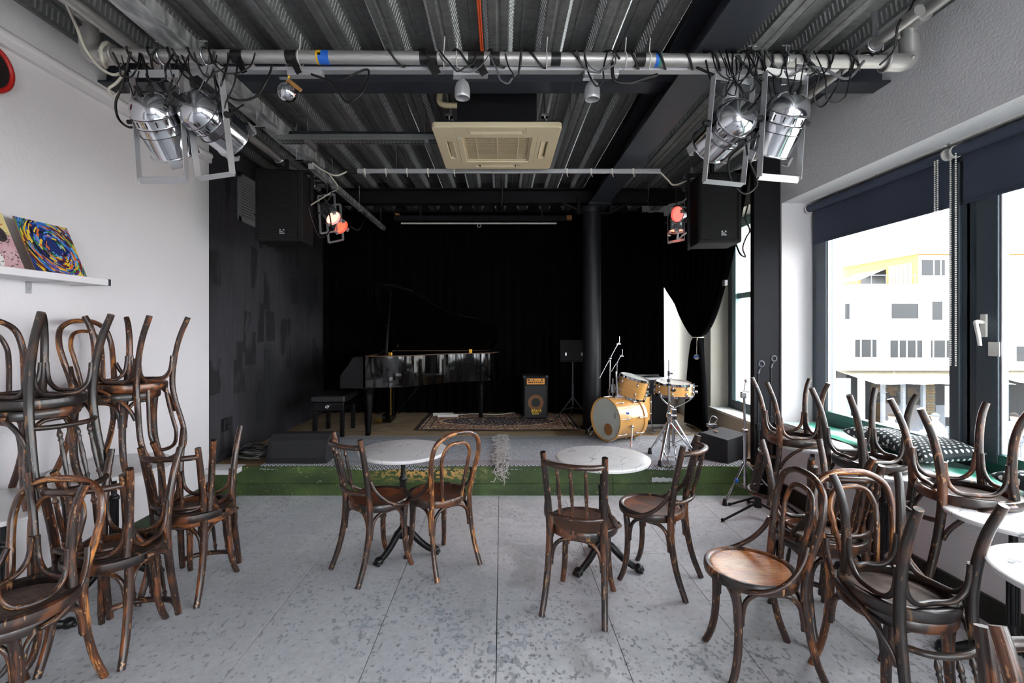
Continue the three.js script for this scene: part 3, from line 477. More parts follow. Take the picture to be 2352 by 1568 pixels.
function hoopChair() {
  const t = new THREE.Group(); bodyParts(t);
  const h = [[0.171, 0, -0.258], [0.162, 0.13, -0.208], [0.155, 0.29, -0.174], [0.152, 0.44, -0.165], [0.160, 0.55, -0.178], [0.180, 0.67, -0.202], [0.186, 0.76, -0.22], [0.163, 0.845, -0.236], [0.095, 0.889, -0.246]], m = h.map(([x, y, z]) => [-x, y, z]).reverse();
  part(t, 'back_hoop', sweep([...h, [0, 0.9, -0.249], ...m], (q) => 0.0188 - 0.0038 * Math.sin(PI * q) - 0.002 * (q < 0.1 || q > 0.9), { seg: 72, rs: 10 }), W0);
  const a = [[0.076, 0.455, -0.176], [0.085, 0.55, -0.186], [0.104, 0.68, -0.207], [0.108, 0.75, -0.222], [0.074, 0.818, -0.236]], b = a.map(([x, y, z]) => [-x, y, z]).reverse();
  part(t, 'inner_hoop', sweep([...a, [0, 0.835, -0.24], ...b], 0.0115, { seg: 44, rs: 8 }), W0);
  return t;
}
function spindleChair() {
  const t = new THREE.Group(); bodyParts(t);
  for (const s of [-1, 1]) part(t, 'back_post', sweep([[s * 0.171, 0, -0.258], [s * 0.162, 0.13, -0.208], [s * 0.155, 0.29, -0.174], [s * 0.152, 0.44, -0.165], [s * 0.156, 0.6, -0.182], [s * 0.163, 0.75, -0.21], [s * 0.169, 0.895, -0.242]], (q) => 0.0165 + 0.0035 * Math.sin(PI * q), { seg: 30, rs: 10 }), W0);
  part(t, 'top_rail', sweep([[-0.163, 0.842, -0.232], [-0.115, 0.846, -0.285], [-0.05, 0.849, -0.315], [0.05, 0.849, -0.315], [0.115, 0.846, -0.285], [0.163, 0.842, -0.232]], 0.0155, { seg: 20, rs: 10 }), W0);
  part(t, 'lower_rail', sweep([[-0.153, 0.545, -0.179], [-0.1, 0.547, -0.222], [-0.045, 0.548, -0.24], [0.045, 0.548, -0.24], [0.1, 0.547, -0.222], [0.153, 0.545, -0.179]], 0.0125, { seg: 20, rs: 10 }), W0);
  const L = 0.305, prof = [[0.006, 0], [0.0065, 0.02], [0.0105, 0.034], [0.0125, 0.045], [0.0095, 0.055], [0.0075, 0.06], [0.0115, 0.068], [0.008, 0.076], [0.0085, 0.09], [0.0115, 0.15], [0.0095, 0.22], [0.0075, 0.252], [0.0115, 0.258], [0.0118, 0.266], [0.0075, 0.273], [0.0065, L]];
  for (const x of [-0.078, 0, 0.078]) { const k = 1 - (x / 0.16) ** 2; part(t, 'spindle', alignTo(lathe(prof, 12), V(x * 0.92, 0.545, -0.179 - 0.064 * k), V(x, 0.848, -0.232 - 0.087 * k)), W0); }
  return t;
}
const PROTO = { hoop: hoopChair(), spindle: spindleChair() };
const LOOK = {
  dark: [MAT.frameDark, MAT.seatRed, MAT.frameDark], mid: [MAT.frameMid, MAT.seatRed, MAT.frameMid], warmBack: [MAT.frameDark, MAT.seatRed, MAT.frameWarm], pale: [MAT.frameMid, MAT.seatPale, MAT.frameMid], black: [MAT.frameBlack, MAT.seatBrown, MAT.frameBlack], brownSeat: [MAT.frameDark, MAT.seatBrown, MAT.frameMid],
};
function chair(kind, look, x, d, [fx, fd], label, group, y = 0, flipped = false) {
  const c = PROTO[kind].clone(); c.name = numbered(kind === 'hoop' ? 'hoop_back_chair' : 'spindle_back_chair');
  const [fr, seat, back] = LOOK[look];
  c.traverse((o) => { if (o.isMesh) o.material = o.name === 'seat_panel' ? seat : o.name === 'seat_underside' ? MAT.seatUnder : /hoop|rail|spindle/.test(o.name) ? back : fr; });
  c.rotation.order = 'YXZ'; c.rotation.y = Math.atan2(fx, -fd);
  if (flipped) { c.rotation.x = 0; c.rotation.z = PI; c.position.set(x, y + 0.463, -d); } else c.position.set(x, y, -d);
  scene.add(c); return tag(c, label, 'chair', group);
}
const TAB = 0.72, SEAT = 0.4635;
// four chairs round the two open tables
chair('spindle', 'dark', -0.813, 3.197, [0.692, 0.722], 'spindle back bentwood chair at the marble table nearer the piano', 'chairs at the open tables');
chair('hoop', 'warmBack', -0.441, 3.271, [-0.664, 0.749], 'hoop back bentwood chair at the marble table nearer the piano', 'chairs at the open tables');
chair('spindle', 'brownSeat', 0.473, 2.793, [0.3676, 0.93], 'spindle back bentwood chair turned to the stage at the grey veined marble table', 'chairs at the open tables');
chair('spindle', 'dark', 0.952, 3.04, [-0.807, 0.591], 'spindle back bentwood chair with glossy red brown seat, turned sideways below the drum kit', 'chairs at the open tables');
// window side
chair('hoop', 'pale', 1.167, 2.25, [-1, 0.06], 'hoop back bentwood chair with a pale rubbed orange seat, standing free of the stacks');
chair('hoop', 'warmBack', 1.64, 2.0, [0.05, -1], 'hoop back bentwood chair under an upturned chair, beside the pale seated chair', 'stacked chairs by the windows');
chair('spindle', 'black', 1.635, 1.985, [-0.1, 0.995], 'upturned dark spindle back chair stacked on a hoop back chair by the windows', 'stacked chairs by the windows', SEAT, true);
chair('spindle', 'brownSeat', 1.70, 2.60, [-0.03, 1], 'spindle back chair under an upturned chair, behind the pale seated chair', 'stacked chairs by the windows');
chair('spindle', 'dark', 1.69, 2.53, [0.03, -1], 'upturned spindle back chair stacked on another spindle back chair, behind the pale seated chair', 'stacked chairs by the windows', SEAT, true);
chair('spindle', 'mid', 1.117, 0.794, [-0.5, -0.85], 'worn orange brown spindle back chair under an upturned chair beside the bare marble table', 'stacked chairs by the windows');
chair('hoop', 'brownSeat', 1.135, 0.83, [0.5, 0.85], 'upturned chair with grey worn leg ends on the orange brown spindle back chair', 'stacked chairs by the windows', SEAT, true);
chair('spindle', 'dark', 2.21, 3.59, [0.98, -0.2], 'upturned spindle back chair on the marble table beside the black pillar', 'chairs upturned on the window tables', TAB, true);
chair('spindle', 'black', 2.29, 2.97, [1, 0], 'upturned spindle back chair on the marble table in front of the dotted cushions', 'chairs upturned on the window tables', TAB, true);
chair('spindle', 'brownSeat', 2.338, 2.404, [0.94, -0.335], 'upturned spindle back chair on the marble table in front of the wide window post', 'chairs upturned on the window tables', TAB, true);
// white wall side
chair('hoop', 'warmBack', -1.95, 1.897, [0.05, -1], 'hoop back bentwood chair with an upturned chair on it, by the white wall', 'stacked chairs by the white wall');
chair('hoop', 'dark', -1.92, 1.89, [0.95, -0.31], 'upturned bentwood chair stacked on the hoop back chair by the white wall', 'stacked chairs by the white wall', SEAT, true);
chair('spindle', 'mid', -1.955, 2.43, [-0.149, 0.989], 'spindle back chair in the middle floor stack by the white wall, carrying an upturned chair', 'stacked chairs by the white wall');
chair('spindle', 'dark', -1.885, 2.33, [0.13, -0.99], 'upturned spindle back chair in the middle floor stack by the white wall', 'stacked chairs by the white wall', SEAT, true);
chair('spindle', 'mid', -1.875, 2.96, [0.05, 1], 'spindle back chair in the floor stack nearest the stage, carrying an upturned chair', 'stacked chairs by the white wall');
chair('spindle', 'dark', -1.85, 2.89, [0.19, -0.98], 'upturned spindle back chair in the floor stack nearest the stage', 'stacked chairs by the white wall', SEAT, true);
chair('hoop', 'warmBack', -2.38, 3.0, [1, 0], 'hoop back chair standing upright on the wall table nearer the stage', 'chairs stacked on the wall tables', TAB);
chair('hoop', 'mid', -2.36, 3.04, [-1, 0.02], 'upturned hoop back chair stacked high on the wall table nearer the stage', 'chairs stacked on the wall tables', TAB + SEAT, true);
chair('hoop', 'brownSeat', -2.37, 2.40, [1, 0], 'hoop back chair standing upright on the wall table below the record shelf', 'chairs stacked on the wall tables', TAB);
chair('spindle', 'black', -2.36, 2.42, [-0.99, 0.14], 'upturned dark spindle back chair stacked high on the wall table below the record shelf', 'chairs stacked on the wall tables', TAB + SEAT, true);

// ---------- marble pedestal tables ----------
function table(x, d, mat, angles, label, r = 0.31) {
  const t = thing('marble_table', label, 'table', [x, 0, -d], 0, 'marble pedestal tables');
  part(t, 'tabletop', planUV(toCreasedNormals(lathe([[0, TAB - 0.028], [r - 0.02, TAB - 0.028], [r - 0.006, TAB - 0.024], [r - 0.004, TAB - 0.016], [r, TAB - 0.012], [r, TAB - 0.004], [r - 0.005, TAB - 0.001], [r - 0.01, TAB], [0, TAB]], 64), 0.6), 1 / (2 * r), -r, -r), mat);
  const fl = []; for (let i = 0; i < 10; i++) { const a = i / 10 * 2 * PI; fl.push(rod(V(Math.cos(a) * 0.02, 0.22, Math.sin(a) * 0.02), V(Math.cos(a) * 0.02, 0.50, Math.sin(a) * 0.02), 0.0045, 6)); }
  part(t, 'column', [lathe([[0.035, 0.1], [0.038, 0.12], [0.028, 0.15], [0.03, 0.17], [0.02, 0.2], [0.02, 0.5], [0.03, 0.505], [0.03, 0.52], [0.024, 0.53], [0.016, 0.54], [0.015, 0.67], [0.03, 0.69]], 20), ...fl], MAT.iron);
  part(t, 'top_plate', [cyl(0.1, 0.1, 0.008, 0, TAB - 0.033, 0), box(0.3, 0.008, 0.03, 0, TAB - 0.036, 0)], MAT.iron);
  for (const a of angles) {
    const c = Math.cos(a), s = -Math.sin(a), p = (r2, y) => [c * r2, y, s * r2], bits = [sweep([p(0.01, 0.16), p(0.06, 0.135), p(0.13, 0.075), p(0.2, 0.035), p(0.245, 0.026)], (q) => 0.03 - 0.01 * q, { seg: 18, rs: 8, flat: 0.8 }), ball(0.032, c * 0.235, 0.03, s * 0.235, 12).scale(1, 0.9, 1)];
    for (let k = 0; k < 7; k++) { const q = 0.07 + k * 0.022; bits.push(ball(0.011, c * q, 0.155 - 0.75 * (q - 0.03) * (1.3 - q * 2) , s * q, 6)); }
    for (const o of [-0.35, 0, 0.35]) bits.push(ball(0.014, c * 0.255 - s * o * 0.05, 0.016, s * 0.255 + c * o * 0.05, 8));
    part(t, 'foot', bits, MAT.iron);
  }
}
const tri = (a) => [a, a + 2 * PI / 3, a + 4 * PI / 3];
table(-0.695, 3.384, MAT.marbleA, [Math.atan2(-0.2, -0.118), Math.atan2(-0.036, 0.211), Math.atan2(0.236, -0.09)], 'white marble pedestal table between the two chairs nearer the piano');
table(0.672, 3.19, MAT.marbleB, [Math.atan2(-0.15, -0.187), Math.atan2(-0.1, 0.21), Math.atan2(0.257, -0.023)], 'grey veined marble pedestal table below the drum kit');
table(-2.42, 2.99, MAT.marbleC, tri(0.3), 'marble wall table nearer the stage, carrying two stacked chairs');
table(-2.42, 2.33, MAT.marbleC, tri(0.9), 'marble wall table below the record shelf, carrying two stacked chairs');
table(2.31, 3.56, MAT.marbleC, tri(0.6), 'marble window table beside the black pillar, carrying an upturned chair', 0.25);
table(2.34, 2.93, MAT.marbleC, tri(0.1), 'marble window table in front of the dotted cushions, carrying an upturned chair', 0.25);
table(2.34, 2.19, MAT.marbleA, tri(0.4), 'marble window table in front of the wide window post, carrying an upturned chair', 0.25);
table(2.05, 1.60, MAT.marbleB, tri(0.8), 'bare marble window table with nothing on it');

// ---------- lighting pipe and what hangs on it ----------
const PD = 2.75;                                             // distance of the cross pipe
const pipeY = (x) => 3.12 - 0.0082 * x;
{
  const t = thing('lighting_pipe', 'grey scaffold lighting pipe crossing the room with key clamp elbows', 'pipe');
  part(t, 'cross_tube', rod(V(-2.28, pipeY(-2.28), -PD), V(2.28, pipeY(2.28), -PD), 0.036, 20), MAT.pipe);
  for (const [s, x] of [[-1, -2.36], [1, 2.34]]) {
    const y = pipeY(x);
    part(t, 'elbow', [sweep([[x - s * 0.14, y, -PD], [x - s * 0.03, y, -PD], [x, y + 0.03, -PD], [x, y + 0.14, -PD]], 0.05, { seg: 16, rs: 16 }), torus(0.05, 0.008).rotateY(PI / 2).translate(x - s * 0.14, y, -PD), cyl(0.014, 0.014, 0.12, x, y + 0.05, -PD + 0.02), ball(0.012, x - s * 0.02, y + 0.0, -PD + 0.05)], MAT.pipe);
    part(t, 'drop_tube', rod(V(x, y + 0.1, -PD), V(x, y + 0.24, -PD), 0.038, 16), MAT.pipe);
    part(t, 'tee', [rod(V(x, y + 0.22, -PD + 0.1), V(x, y + 0.22, -PD - 0.07), 0.048, 16)], MAT.pipe);
    part(t, 'side_tube', rod(V(x, y + 0.22, -PD), V(x, y + 0.22, 1.2), 0.034, 16), MAT.pipe);
  }
  for (const [px, w, m] of [[548, 26, 'tape'], [672, 26, 'tape'], [746, 24, 'blue'], [735, 12, 'yellow'], [985, 40, 'tape'], [1094, 36, 'tape'], [1137, 22, 'tape'], [1276, 22, 'tape'], [1468, 24, 'tape'], [1508, 10, 'blue'], [1513, 5, 'teal']]) {
    const x = (px - VX) / F * PD, ww = w / F * PD, bits = [rod(V(x - ww / 2, pipeY(x), -PD), V(x + ww / 2, pipeY(x), -PD), 0.038, 18)];
    if (w > 24) bits.push(rbox(ww * 0.5, 0.09, 0.006, 0.002).rotateZ(0.5).translate(x + 0.03, pipeY(x) - 0.07, -PD + 0.03));
    part(t, 'tape_wrap', bits, MAT[m]);
  }
  for (const x of [-1.95, -1.70, 1.43, 1.62]) part(t, 'hook_clamp', [torus(0.046, 0.008).rotateY(PI / 2).translate(x, pipeY(x), -PD), box(0.03, 0.09, 0.012, x, pipeY(x) - 0.09, -PD), cyl(0.007, 0.007, 0.05, x, pipeY(x) + 0.055, -PD + 0.02), box(0.05, 0.008, 0.008, x, pipeY(x) + 0.075, -PD + 0.02)], MAT.chromeDull);
}
{
  const t = thing('lighting_trunking', 'slim grey cable trunking clipped under the lighting pipe', 'trunking');
  part(t, 'channel', [rbox(3.7, 0.018, 0.045, 0.004, 0.1, 3.078, -2.79), rbox(3.7, 0.004, 0.05, 0.0015, 0.1, 3.066, -2.79)], MAT.alu);
  for (const x of [-1.14, -0.18, 0.58, 1.36]) part(t, 'junction_box', rbox(0.2, 0.036, 0.055, 0.006, x, 3.055, -2.79), MAT.alu);
  for (const px of [690, 1020, 1050, 1255, 1435, 1490]) { const x = (px - VX) / F * PD; part(t, 'cable_tie', [torus(0.044, 0.0025).rotateY(PI / 2).translate(x, pipeY(x) - 0.005, -PD), rod(V(x, pipeY(x) + 0.04, -PD + 0.01), V(x + 0.006, pipeY(x) + 0.12, -PD + 0.01), 0.003, 6)], MAT.plasticWhite); }
}
// small spot lamps under the trunking
function spot(px, py, mat, label, bare) {
  const p = at(px, py, 2.79), t = thing('spot_lamp', label, 'lamp', [p.x, p.y, p.z], 0, 'small spot lamps under the trunking');
  part(t, 'stem', [rod(V(0, 0.04, 0), V(0, 0.115, 0), 0.007), cyl(0.018, 0.018, 0.02, 0, 0.12, 0)], MAT.chromeDull);
  part(t, 'wing_nut', [box(0.05, 0.016, 0.006, -0.03, 0.05, 0), ball(0.012, 0, 0.045, 0)], MAT.chromeDull);
  if (bare) { part(t, 'bulb', ball(0.055, -0.005, -0.03, 0, 20), MAT.chrome, 'silvered bulb'); part(t, 'clip', rbox(0.10, 0.022, 0.012, 0.003).rotateZ(-0.7).translate(0.05, -0.005, 0.03), MAT.kraft); part(t, 'flex', cable([[0, 0.11, 0], [0.012, 0.07, 0.01], [-0.008, 0.03, 0]], 0.006), MAT.yellow); }
  else { part(t, 'shade', lathe([[0, 0.06], [0.02, 0.058], [0.036, 0.04], [0.045, 0.01], [0.046, -0.03], [0.042, -0.045], [0.038, -0.045], [0.036, 0]], 28).translate(0, -0.02, 0), MAT.alu); }
}
spot(662, 200, 0, 'silvered bare bulb hanging from a green and yellow flex under the trunking', true);
spot(1062, 200, 0, 'small silver bullet spot lamp above the air conditioner', false);
spot(1360, 203, 0, 'small silver bullet spot lamp beside the wide beam', false);
spot(1677, 205, 0, 'small silver bullet spot lamp behind the par cans by the windows', false);

// par cans
function parCan(name, pos, dir, scale, label, lens, bracketRoll = 0) {
  const d = V(...dir).normalize(), t = thing(name, label, 'stage light', [pos.x, pos.y, pos.z]), S = scale;
  const put = (g) => alignTo(g.scale(S, S * 0.88, S), V(0, 0, 0), d);
  const can = put(lathe([[0.0, -0.155], [0.045, -0.152], [0.075, -0.135], [0.098, -0.10], [0.106, -0.06], [0.106, -0.055], [0.109, -0.052], [0.109, -0.046], [0.106, -0.043], [0.106, 0.0], [0.109, 0.003], [0.109, 0.009], [0.106, 0.012], [0.106, 0.05], [0.109, 0.053], [0.106, 0.058], [0.106, 0.175], [0.112, 0.178], [0.112, 0.186], [0.104, 0.186], [0.102, 0.10], [0.02, 0.06], [0, 0.06]], 40));
  part(t, 'can', can, lens ? MAT.chromeDull : MAT.chrome);
  const slots = []; for (let i = 0; i < 14; i++) { const a = i / 14 * 2 * PI; slots.push(put(box(0.006, 0.028, 0.004).translate(0, -0.022, 0.1055).rotateY(a))); }
  part(t, 'vent_slot', slots, MAT.black).userData.kind = 'stuff';
  for (let i = 0; i < 3; i++) { const a = i / 3 * 2 * PI + 0.6; part(t, 'filter_clip', put(merge([box(0.05, 0.05, 0.004, 0, 0.2, 0.118), box(0.05, 0.004, 0.03, 0, 0.224, 0.105)]).rotateY(a)), MAT.alu); }
  for (const y of [-0.049, 0.006, 0.055]) part(t, 'band', put(torus(0.1085, 0.0022).rotateX(PI / 2).translate(0, y, 0)), MAT.steel);
  if (lens) part(t, 'lens', put(lathe([[0, 0.15], [0.06, 0.155], [0.1, 0.15]], 32)), lens, 'glowing coloured lamp lens');
  // two flat bar yokes: one up to the clamp, one spare floor yoke
  const side = V(0, 1, 0).cross(d).normalize().applyAxisAngle(d, bracketRoll), up = V(0, 1, 0);
  const yoke = (dirY, len, w) => {
    const g = [], a = side.clone().multiplyScalar(0.122 * S), u = dirY.clone().normalize().multiplyScalar(len * S), bar = (p, q) => { const m = p.clone().add(q).multiplyScalar(0.5), L = p.distanceTo(q), gx = q.clone().sub(p).normalize(), b = box(0.004, L, w); const z = d.clone().sub(gx.clone().multiplyScalar(d.dot(gx))).normalize(), x = gx.clone().cross(z).normalize(); return b.applyMatrix4(new THREE.Matrix4().makeBasis(x, gx, z)).translate(m.x, m.y, m.z); };
    g.push(bar(a, a.clone().add(u)), bar(a.clone().negate(), a.clone().negate().add(u)), bar(a.clone().add(u), a.clone().negate().add(u))); return g;
  };
  part(t, 'yoke', yoke(up.clone().addScaledVector(d, -0.15), 0.235, 0.036 * S), MAT.alu); part(t, 'yoke', yoke(up.clone().negate().addScaledVector(d, 0.15), 0.29, 0.036 * S), MAT.alu);
  for (const s of [-1, 1]) { const a = side.clone().multiplyScalar(0.128 * S * s); part(t, 'knob', [ball(0.017 * S, a.x, a.y, a.z, 10), rod(a, a.clone().multiplyScalar(1.25), 0.012 * S, 8)], MAT.black); }
  for (const o of [-0.03, 0.03]) { const c = put(cyl(0.011, 0.011, 0.05, o, -0.17, 0)); part(t, 'connector', c, MAT.black); }
  return t;
}
parCan('par_can', at(366, 280, 2.68), [0.0, -0.72, -0.69], 1.1, 'polished par can stage light hanging nearest the white wall');
parCan('par_can', at(478, 272, 2.72), [0.32, -0.3, -0.9], 1.1, 'polished par can stage light tilted sideways beside the galvanised trunking');
parCan('par_can', at(1675, 290, 2.72), [-0.25, -0.3, -0.92], 1.08, 'polished par can stage light tilted towards the stage beside the wide beam');
parCan('par_can', at(1798, 278, 2.68), [-0.13, -0.8, -0.57], 1.08, 'polished par can stage light pointing down in front of the black pillar');
const lensMat = (a, i) => new THREE.MeshStandardMaterial({ color: 0x220a08, emissive: a, emissiveIntensity: i, roughness: 0.3 });
const farCans = [[at(752, 486, 5.2), [0.62, -0.62, 0.35], 0xff9a8a, 'par can stage light with a pink glowing lens beside the hung loudspeaker over the piano'], [at(768, 508, 5.35), [0.68, -0.55, 0.3], 0xff5038, 'par can stage light with a red glowing lens over the piano'], [at(1575, 492, 5.1), [-0.88, -0.1, 0.45], 0xff5a50, 'par can stage light with a red glowing lens facing the column'], [at(1553, 506, 5.25), [-0.05, -1, 0.12], 0xff8060, 'par can stage light pointing straight down over the drum kit']];
for (const [p, dir, col, lab] of farCans) {
  const can = parCan('par_can', p, dir, 0.78, lab, lensMat(col, 0.22), 0.4), sx = Math.sign(p.x) * 2.14;
  part(can, 'hanging_arm', [rod(V(0, 0.17, 0), V(0, 3.2 - p.y, 0), 0.008, 8), rod(V(0, 3.2 - p.y, 0), V(sx - p.x, 3.2 - p.y, 0), 0.012, 8)], MAT.steel);
  const l = new THREE.SpotLight(col, 0.12, 0, 0.5, 0.6), dv = V(...dir).normalize(); l.position.copy(p.clone().addScaledVector(dv, 0.14)); l.target.position.copy(p.clone().addScaledVector(dv, 2)); l.castShadow = true; l.shadow.radius = 3; scene.add(l, l.target);
}

// side pipes along the room, galvanised trunking
for (const [x, d0, d1, lab] of [[-2.14, 2.0, 5.6, 'grey pipe along the room over the loudspeaker by the black wall'], [2.14, 2.45, 5.6, 'grey pipe along the room over the loudspeaker by the windows']]) {
  const t = thing('side_pipe', lab, 'pipe'); part(t, 'tube', rod(V(x, 3.2, -d0), V(x, 3.2, -d1), 0.03, 16), MAT.pipe);
  for (const d of [d0 + 0.3, 3.7, 4.6, 5.4]) part(t, 'clamp', [torus(0.036, 0.009, x, 3.2, -d), box(0.03, 0.16, 0.012, x, 3.31, -d), cyl(0.006, 0.006, 0.06, x + 0.05, 3.2, -d)], MAT.chromeDull);
}
{
  const t = thing('galvanised_trunking', 'galvanised steel cable trunking running from the white wall towards the piano', 'trunking'); const x = -1.84;
  part(t, 'wide_channel', metreUV(rbox(0.15, 0.08, 4.0, 0.004, x, 3.206, -2.8)), MAT.galvBright); part(t, 'rail', metreUV(rbox(0.055, 0.055, 3.0, 0.003, x + 0.03, 3.115, -6.05)), MAT.galvBright);
  for (const d of [3.6, 4.3, 5.2, 6.2, 7.3]) part(t, 'hanger', [rod(V(x, 3.09, -d), V(x, 3.42, -d), 0.006, 8), box(0.08, 0.006, 0.03, x + 0.02, 3.085, -d)], MAT.chromeDull);
}
single('white_bracket', 'white drilled metal plate hanging by the windows', 'bracket', [rod(V(2.13, 3.03, -3.6), V(2.13, 3.2, -3.6), 0.006), rod(V(2.13, 3.03, -3.95), V(2.13, 3.2, -3.95), 0.006), rbox(0.06, 0.012, 0.62, 0.004).rotateX(0.06).translate(2.13, 3.03, -3.75), rbox(0.014, 0.09, 0.6, 0.004).rotateX(0.06).translate(2.1, 3.0, -3.75)], MAT.plasticWhite);
single('conduit', 'white flexible conduit under the lighting pipe near the white wall', 'conduit', cable([at(505, 150, 2.8), at(545, 162, 2.8), at(585, 152, 2.8)], 0.014), MAT.plasticWhite);

// cables round the pipe
const cableThing = (label, pts, r = 0.0055, m = MAT.cable, seg = 48) => single('cable', label, 'cable', cable(pts, r, seg), m);
function wrap(x0, x1, turns, lab, ph = 0, R = 0.046) { x0 *= 0.893; x1 *= 0.893; const P = []; for (let i = 0; i <= turns * 10; i++) { const t = i / (turns * 10), x = lerp(x0, x1, t), a = ph + t * turns * 2 * PI; P.push(V(x, pipeY(x) + R * Math.cos(a), -PD + R * Math.sin(a))); } cableThing(lab, P, 0.006, MAT.cable, turns * 28); }
wrap(-2.4, -1.75, 5, 'black cable wound round the pipe above the par cans by the white wall');
wrap(-0.72, -0.05, 3, 'black cable wound round the middle of the lighting pipe', 1);
wrap(-0.05, 0.75, 3, 'black cable wound round the pipe above the air conditioner', 2);
wrap(0.8, 1.5, 4, 'black cable wound round the pipe beside the wide beam', 0.4);
wrap(1.5, 2.35, 6, 'black cable wound round the pipe above the par cans by the windows', 1.4);
wrap(1.4, 2.3, 3, 'second black cable wound round the pipe near the window elbow', 3.1, 0.052);
const c3 = (...a) => a.map(([x, y, d = 2.7]) => at(x, y, d < 3.22 && d > 2.75 ? d * 0.893 : d));
cableThing('white cable hanging in a loop from the pipe elbow by the white wall', c3([148, 0, 2.9], [175, 60, 2.95], [195, 110, 2.98], [230, 155, 3.0], [262, 172, 3.0], [285, 165, 3.05], [268, 190, 3.05], [250, 205, 3.05], [262, 222, 3.05], [280, 205, 3.05]), 0.008, MAT.cableWhite);
cableThing('white cable coiled round the pipe end by the white wall', c3([228, 118, 2.98], [238, 100, 3.02], [252, 103, 3.12], [246, 150, 3.12], [236, 140, 2.98], [232, 112, 2.98], [246, 98, 3.05]), 0.01, MAT.cableWhite);
cableThing('black cable drooping from the pipe to the par can by the white wall', c3([300, 118, 3.0], [290, 160], [280, 200], [266, 235], [272, 272], [295, 292], [318, 290]), 0.0065);
cableThing('black cable looping over the white wall side par cans', c3([360, 112, 3.0], [348, 130], [352, 160], [372, 190], [378, 210], [360, 190], [340, 178]), 0.0065);
cableThing('black cable feeding the tilted par can beside the trunking', c3([395, 112, 3.0], [412, 140], [440, 175], [460, 200], [432, 215], [415, 210]), 0.0065);
cableThing('black cable hanging from the pipe in a wide loop over the trunking', c3([492, 118, 3.0], [490, 160], [505, 205], [545, 230], [590, 220], [615, 180], [625, 148, 3.1]), 0.0065);
cableThing('black cable loop with a blue tip hanging under the pipe', c3([715, 170, 3.1], [760, 190, 3.05], [800, 235, 3.0], [830, 215, 3.0], [845, 160, 3.05], [790, 182, 3.05]), 0.0065);
cableThing('thin black flex hanging from the pipe beside the bullet lamp', c3([1340, 165, 3.1], [1316, 190, 3.1], [1310, 230, 3.2], [1314, 270, 3.4]), 0.003);
cableThing('thick black lead with a red plug end under the pipe', c3([1405, 140, 3.02], [1412, 185, 3.02], [1440, 192, 3.02], [1480, 180, 3.02], [1510, 172, 3.02]), 0.01);
cableThing('black cable looping from the pipe down to the tilted window side par can', c3([1690, 128, 3.0], [1725, 165], [1750, 200], [1735, 235], [1722, 245]), 0.0065);
cableThing('black cable dropping in a big loop between the window side par cans', c3([1775, 125, 3.0], [1778, 190], [1790, 250], [1792, 280], [1770, 302], [1745, 285], [1728, 272]), 0.0065);
cableThing('black cable hanging in a long loop in front of the window side loudspeaker', c3([1772, 300, 3.0], [1712, 330, 3.0], [1675, 365, 3.1], [1680, 415, 3.2], [1710, 445, 3.2], [1738, 425, 3.2], [1718, 360, 3.1], [1712, 310, 3.0]), 0.0065);
cableThing('black cable draped from the pipe across the white bracket', c3([1850, 130, 3.0], [1880, 165, 3.05], [1870, 215, 3.2], [1895, 240, 3.3], [1918, 205, 3.3], [1940, 150, 3.1]), 0.005);
cableThing('grey cable sagging along the pipe near the windows', c3([1830, 150, 3.0], [1890, 158, 3.0], [1945, 180, 3.0], [1985, 140, 3.0]), 0.008, MAT.cableGrey);
cableThing('black cable trailing from the window elbow up to the decking', c3([2020, 150, 3.0], [2050, 120, 2.95], [2062, 60, 2.8], [2090, 20, 2.7], [2110, -20, 2.6]), 0.006);
cableThing('black cable bundle sagging behind the window side par cans', c3([1600, 155, 3.05], [1650, 175, 3.1], [1700, 182, 3.1], [1760, 172, 3.1], [1830, 185, 3.15], [1890, 160, 3.1]), 0.008);
cableThing('black cable crossing from the pipe to the tilted par can over the trunking', c3([402, 150, 3.05], [430, 178, 3.05], [470, 200, 3.1], [520, 262, 3.3], [560, 240, 3.3]), 0.006);
for (const [k, x] of [[0, 0], [1, 0.012]]) single('cable', ['orange cable tied along the decking', 'second orange cable tied along the decking'][k], 'cable', rod(V(-0.135 + x, 3.405, 1.5), V(-0.135 + x, 3.405, -3.25), 0.006, 8), MAT.cableOrange, 'orange cables on the decking');

// the finer tangle of leads round the front par cans
{
  const q = rng(205);
  for (const [n, x0, x1, y0, lab, grp] of [[11, 250, 560, 205, 'thin black lead tangled round the par cans by the white wall', 'leads tangled by the white wall'], [13, 1610, 1960, 200, 'thin black lead tangled round the par cans by the windows', 'leads tangled by the windows'], [7, 690, 1560, 165, 'thin black lead hanging loose from the middle of the pipe', 'loose leads on the middle of the pipe']]) for (let k = 0; k < n; k++) {
    const a = x0 + q() * (x1 - x0) * 0.8, w = 30 + q() * 90, sag = (y0 - 120) * (0.4 + q() * 1.1), P = []; const d = 2.6 + q() * 0.08;
    for (let i = 0; i <= 6; i++) { const t = i / 6; P.push(at(a + w * t + (q() - 0.5) * 16, (i === 0 || i === 6 ? 116 : 128) + 8 * q() * (i % 6 ? 1 : 0) + sag * Math.sin(PI * t), i === 0 || i === 6 ? PD - 0.012 : d + (q() - 0.5) * 0.03)); }
    single('cable', lab, 'cable', cable(P, 0.0032 + 0.0022 * q(), 40), q() < 0.2 ? MAT.cableGrey : MAT.cable, grp);
  }
}

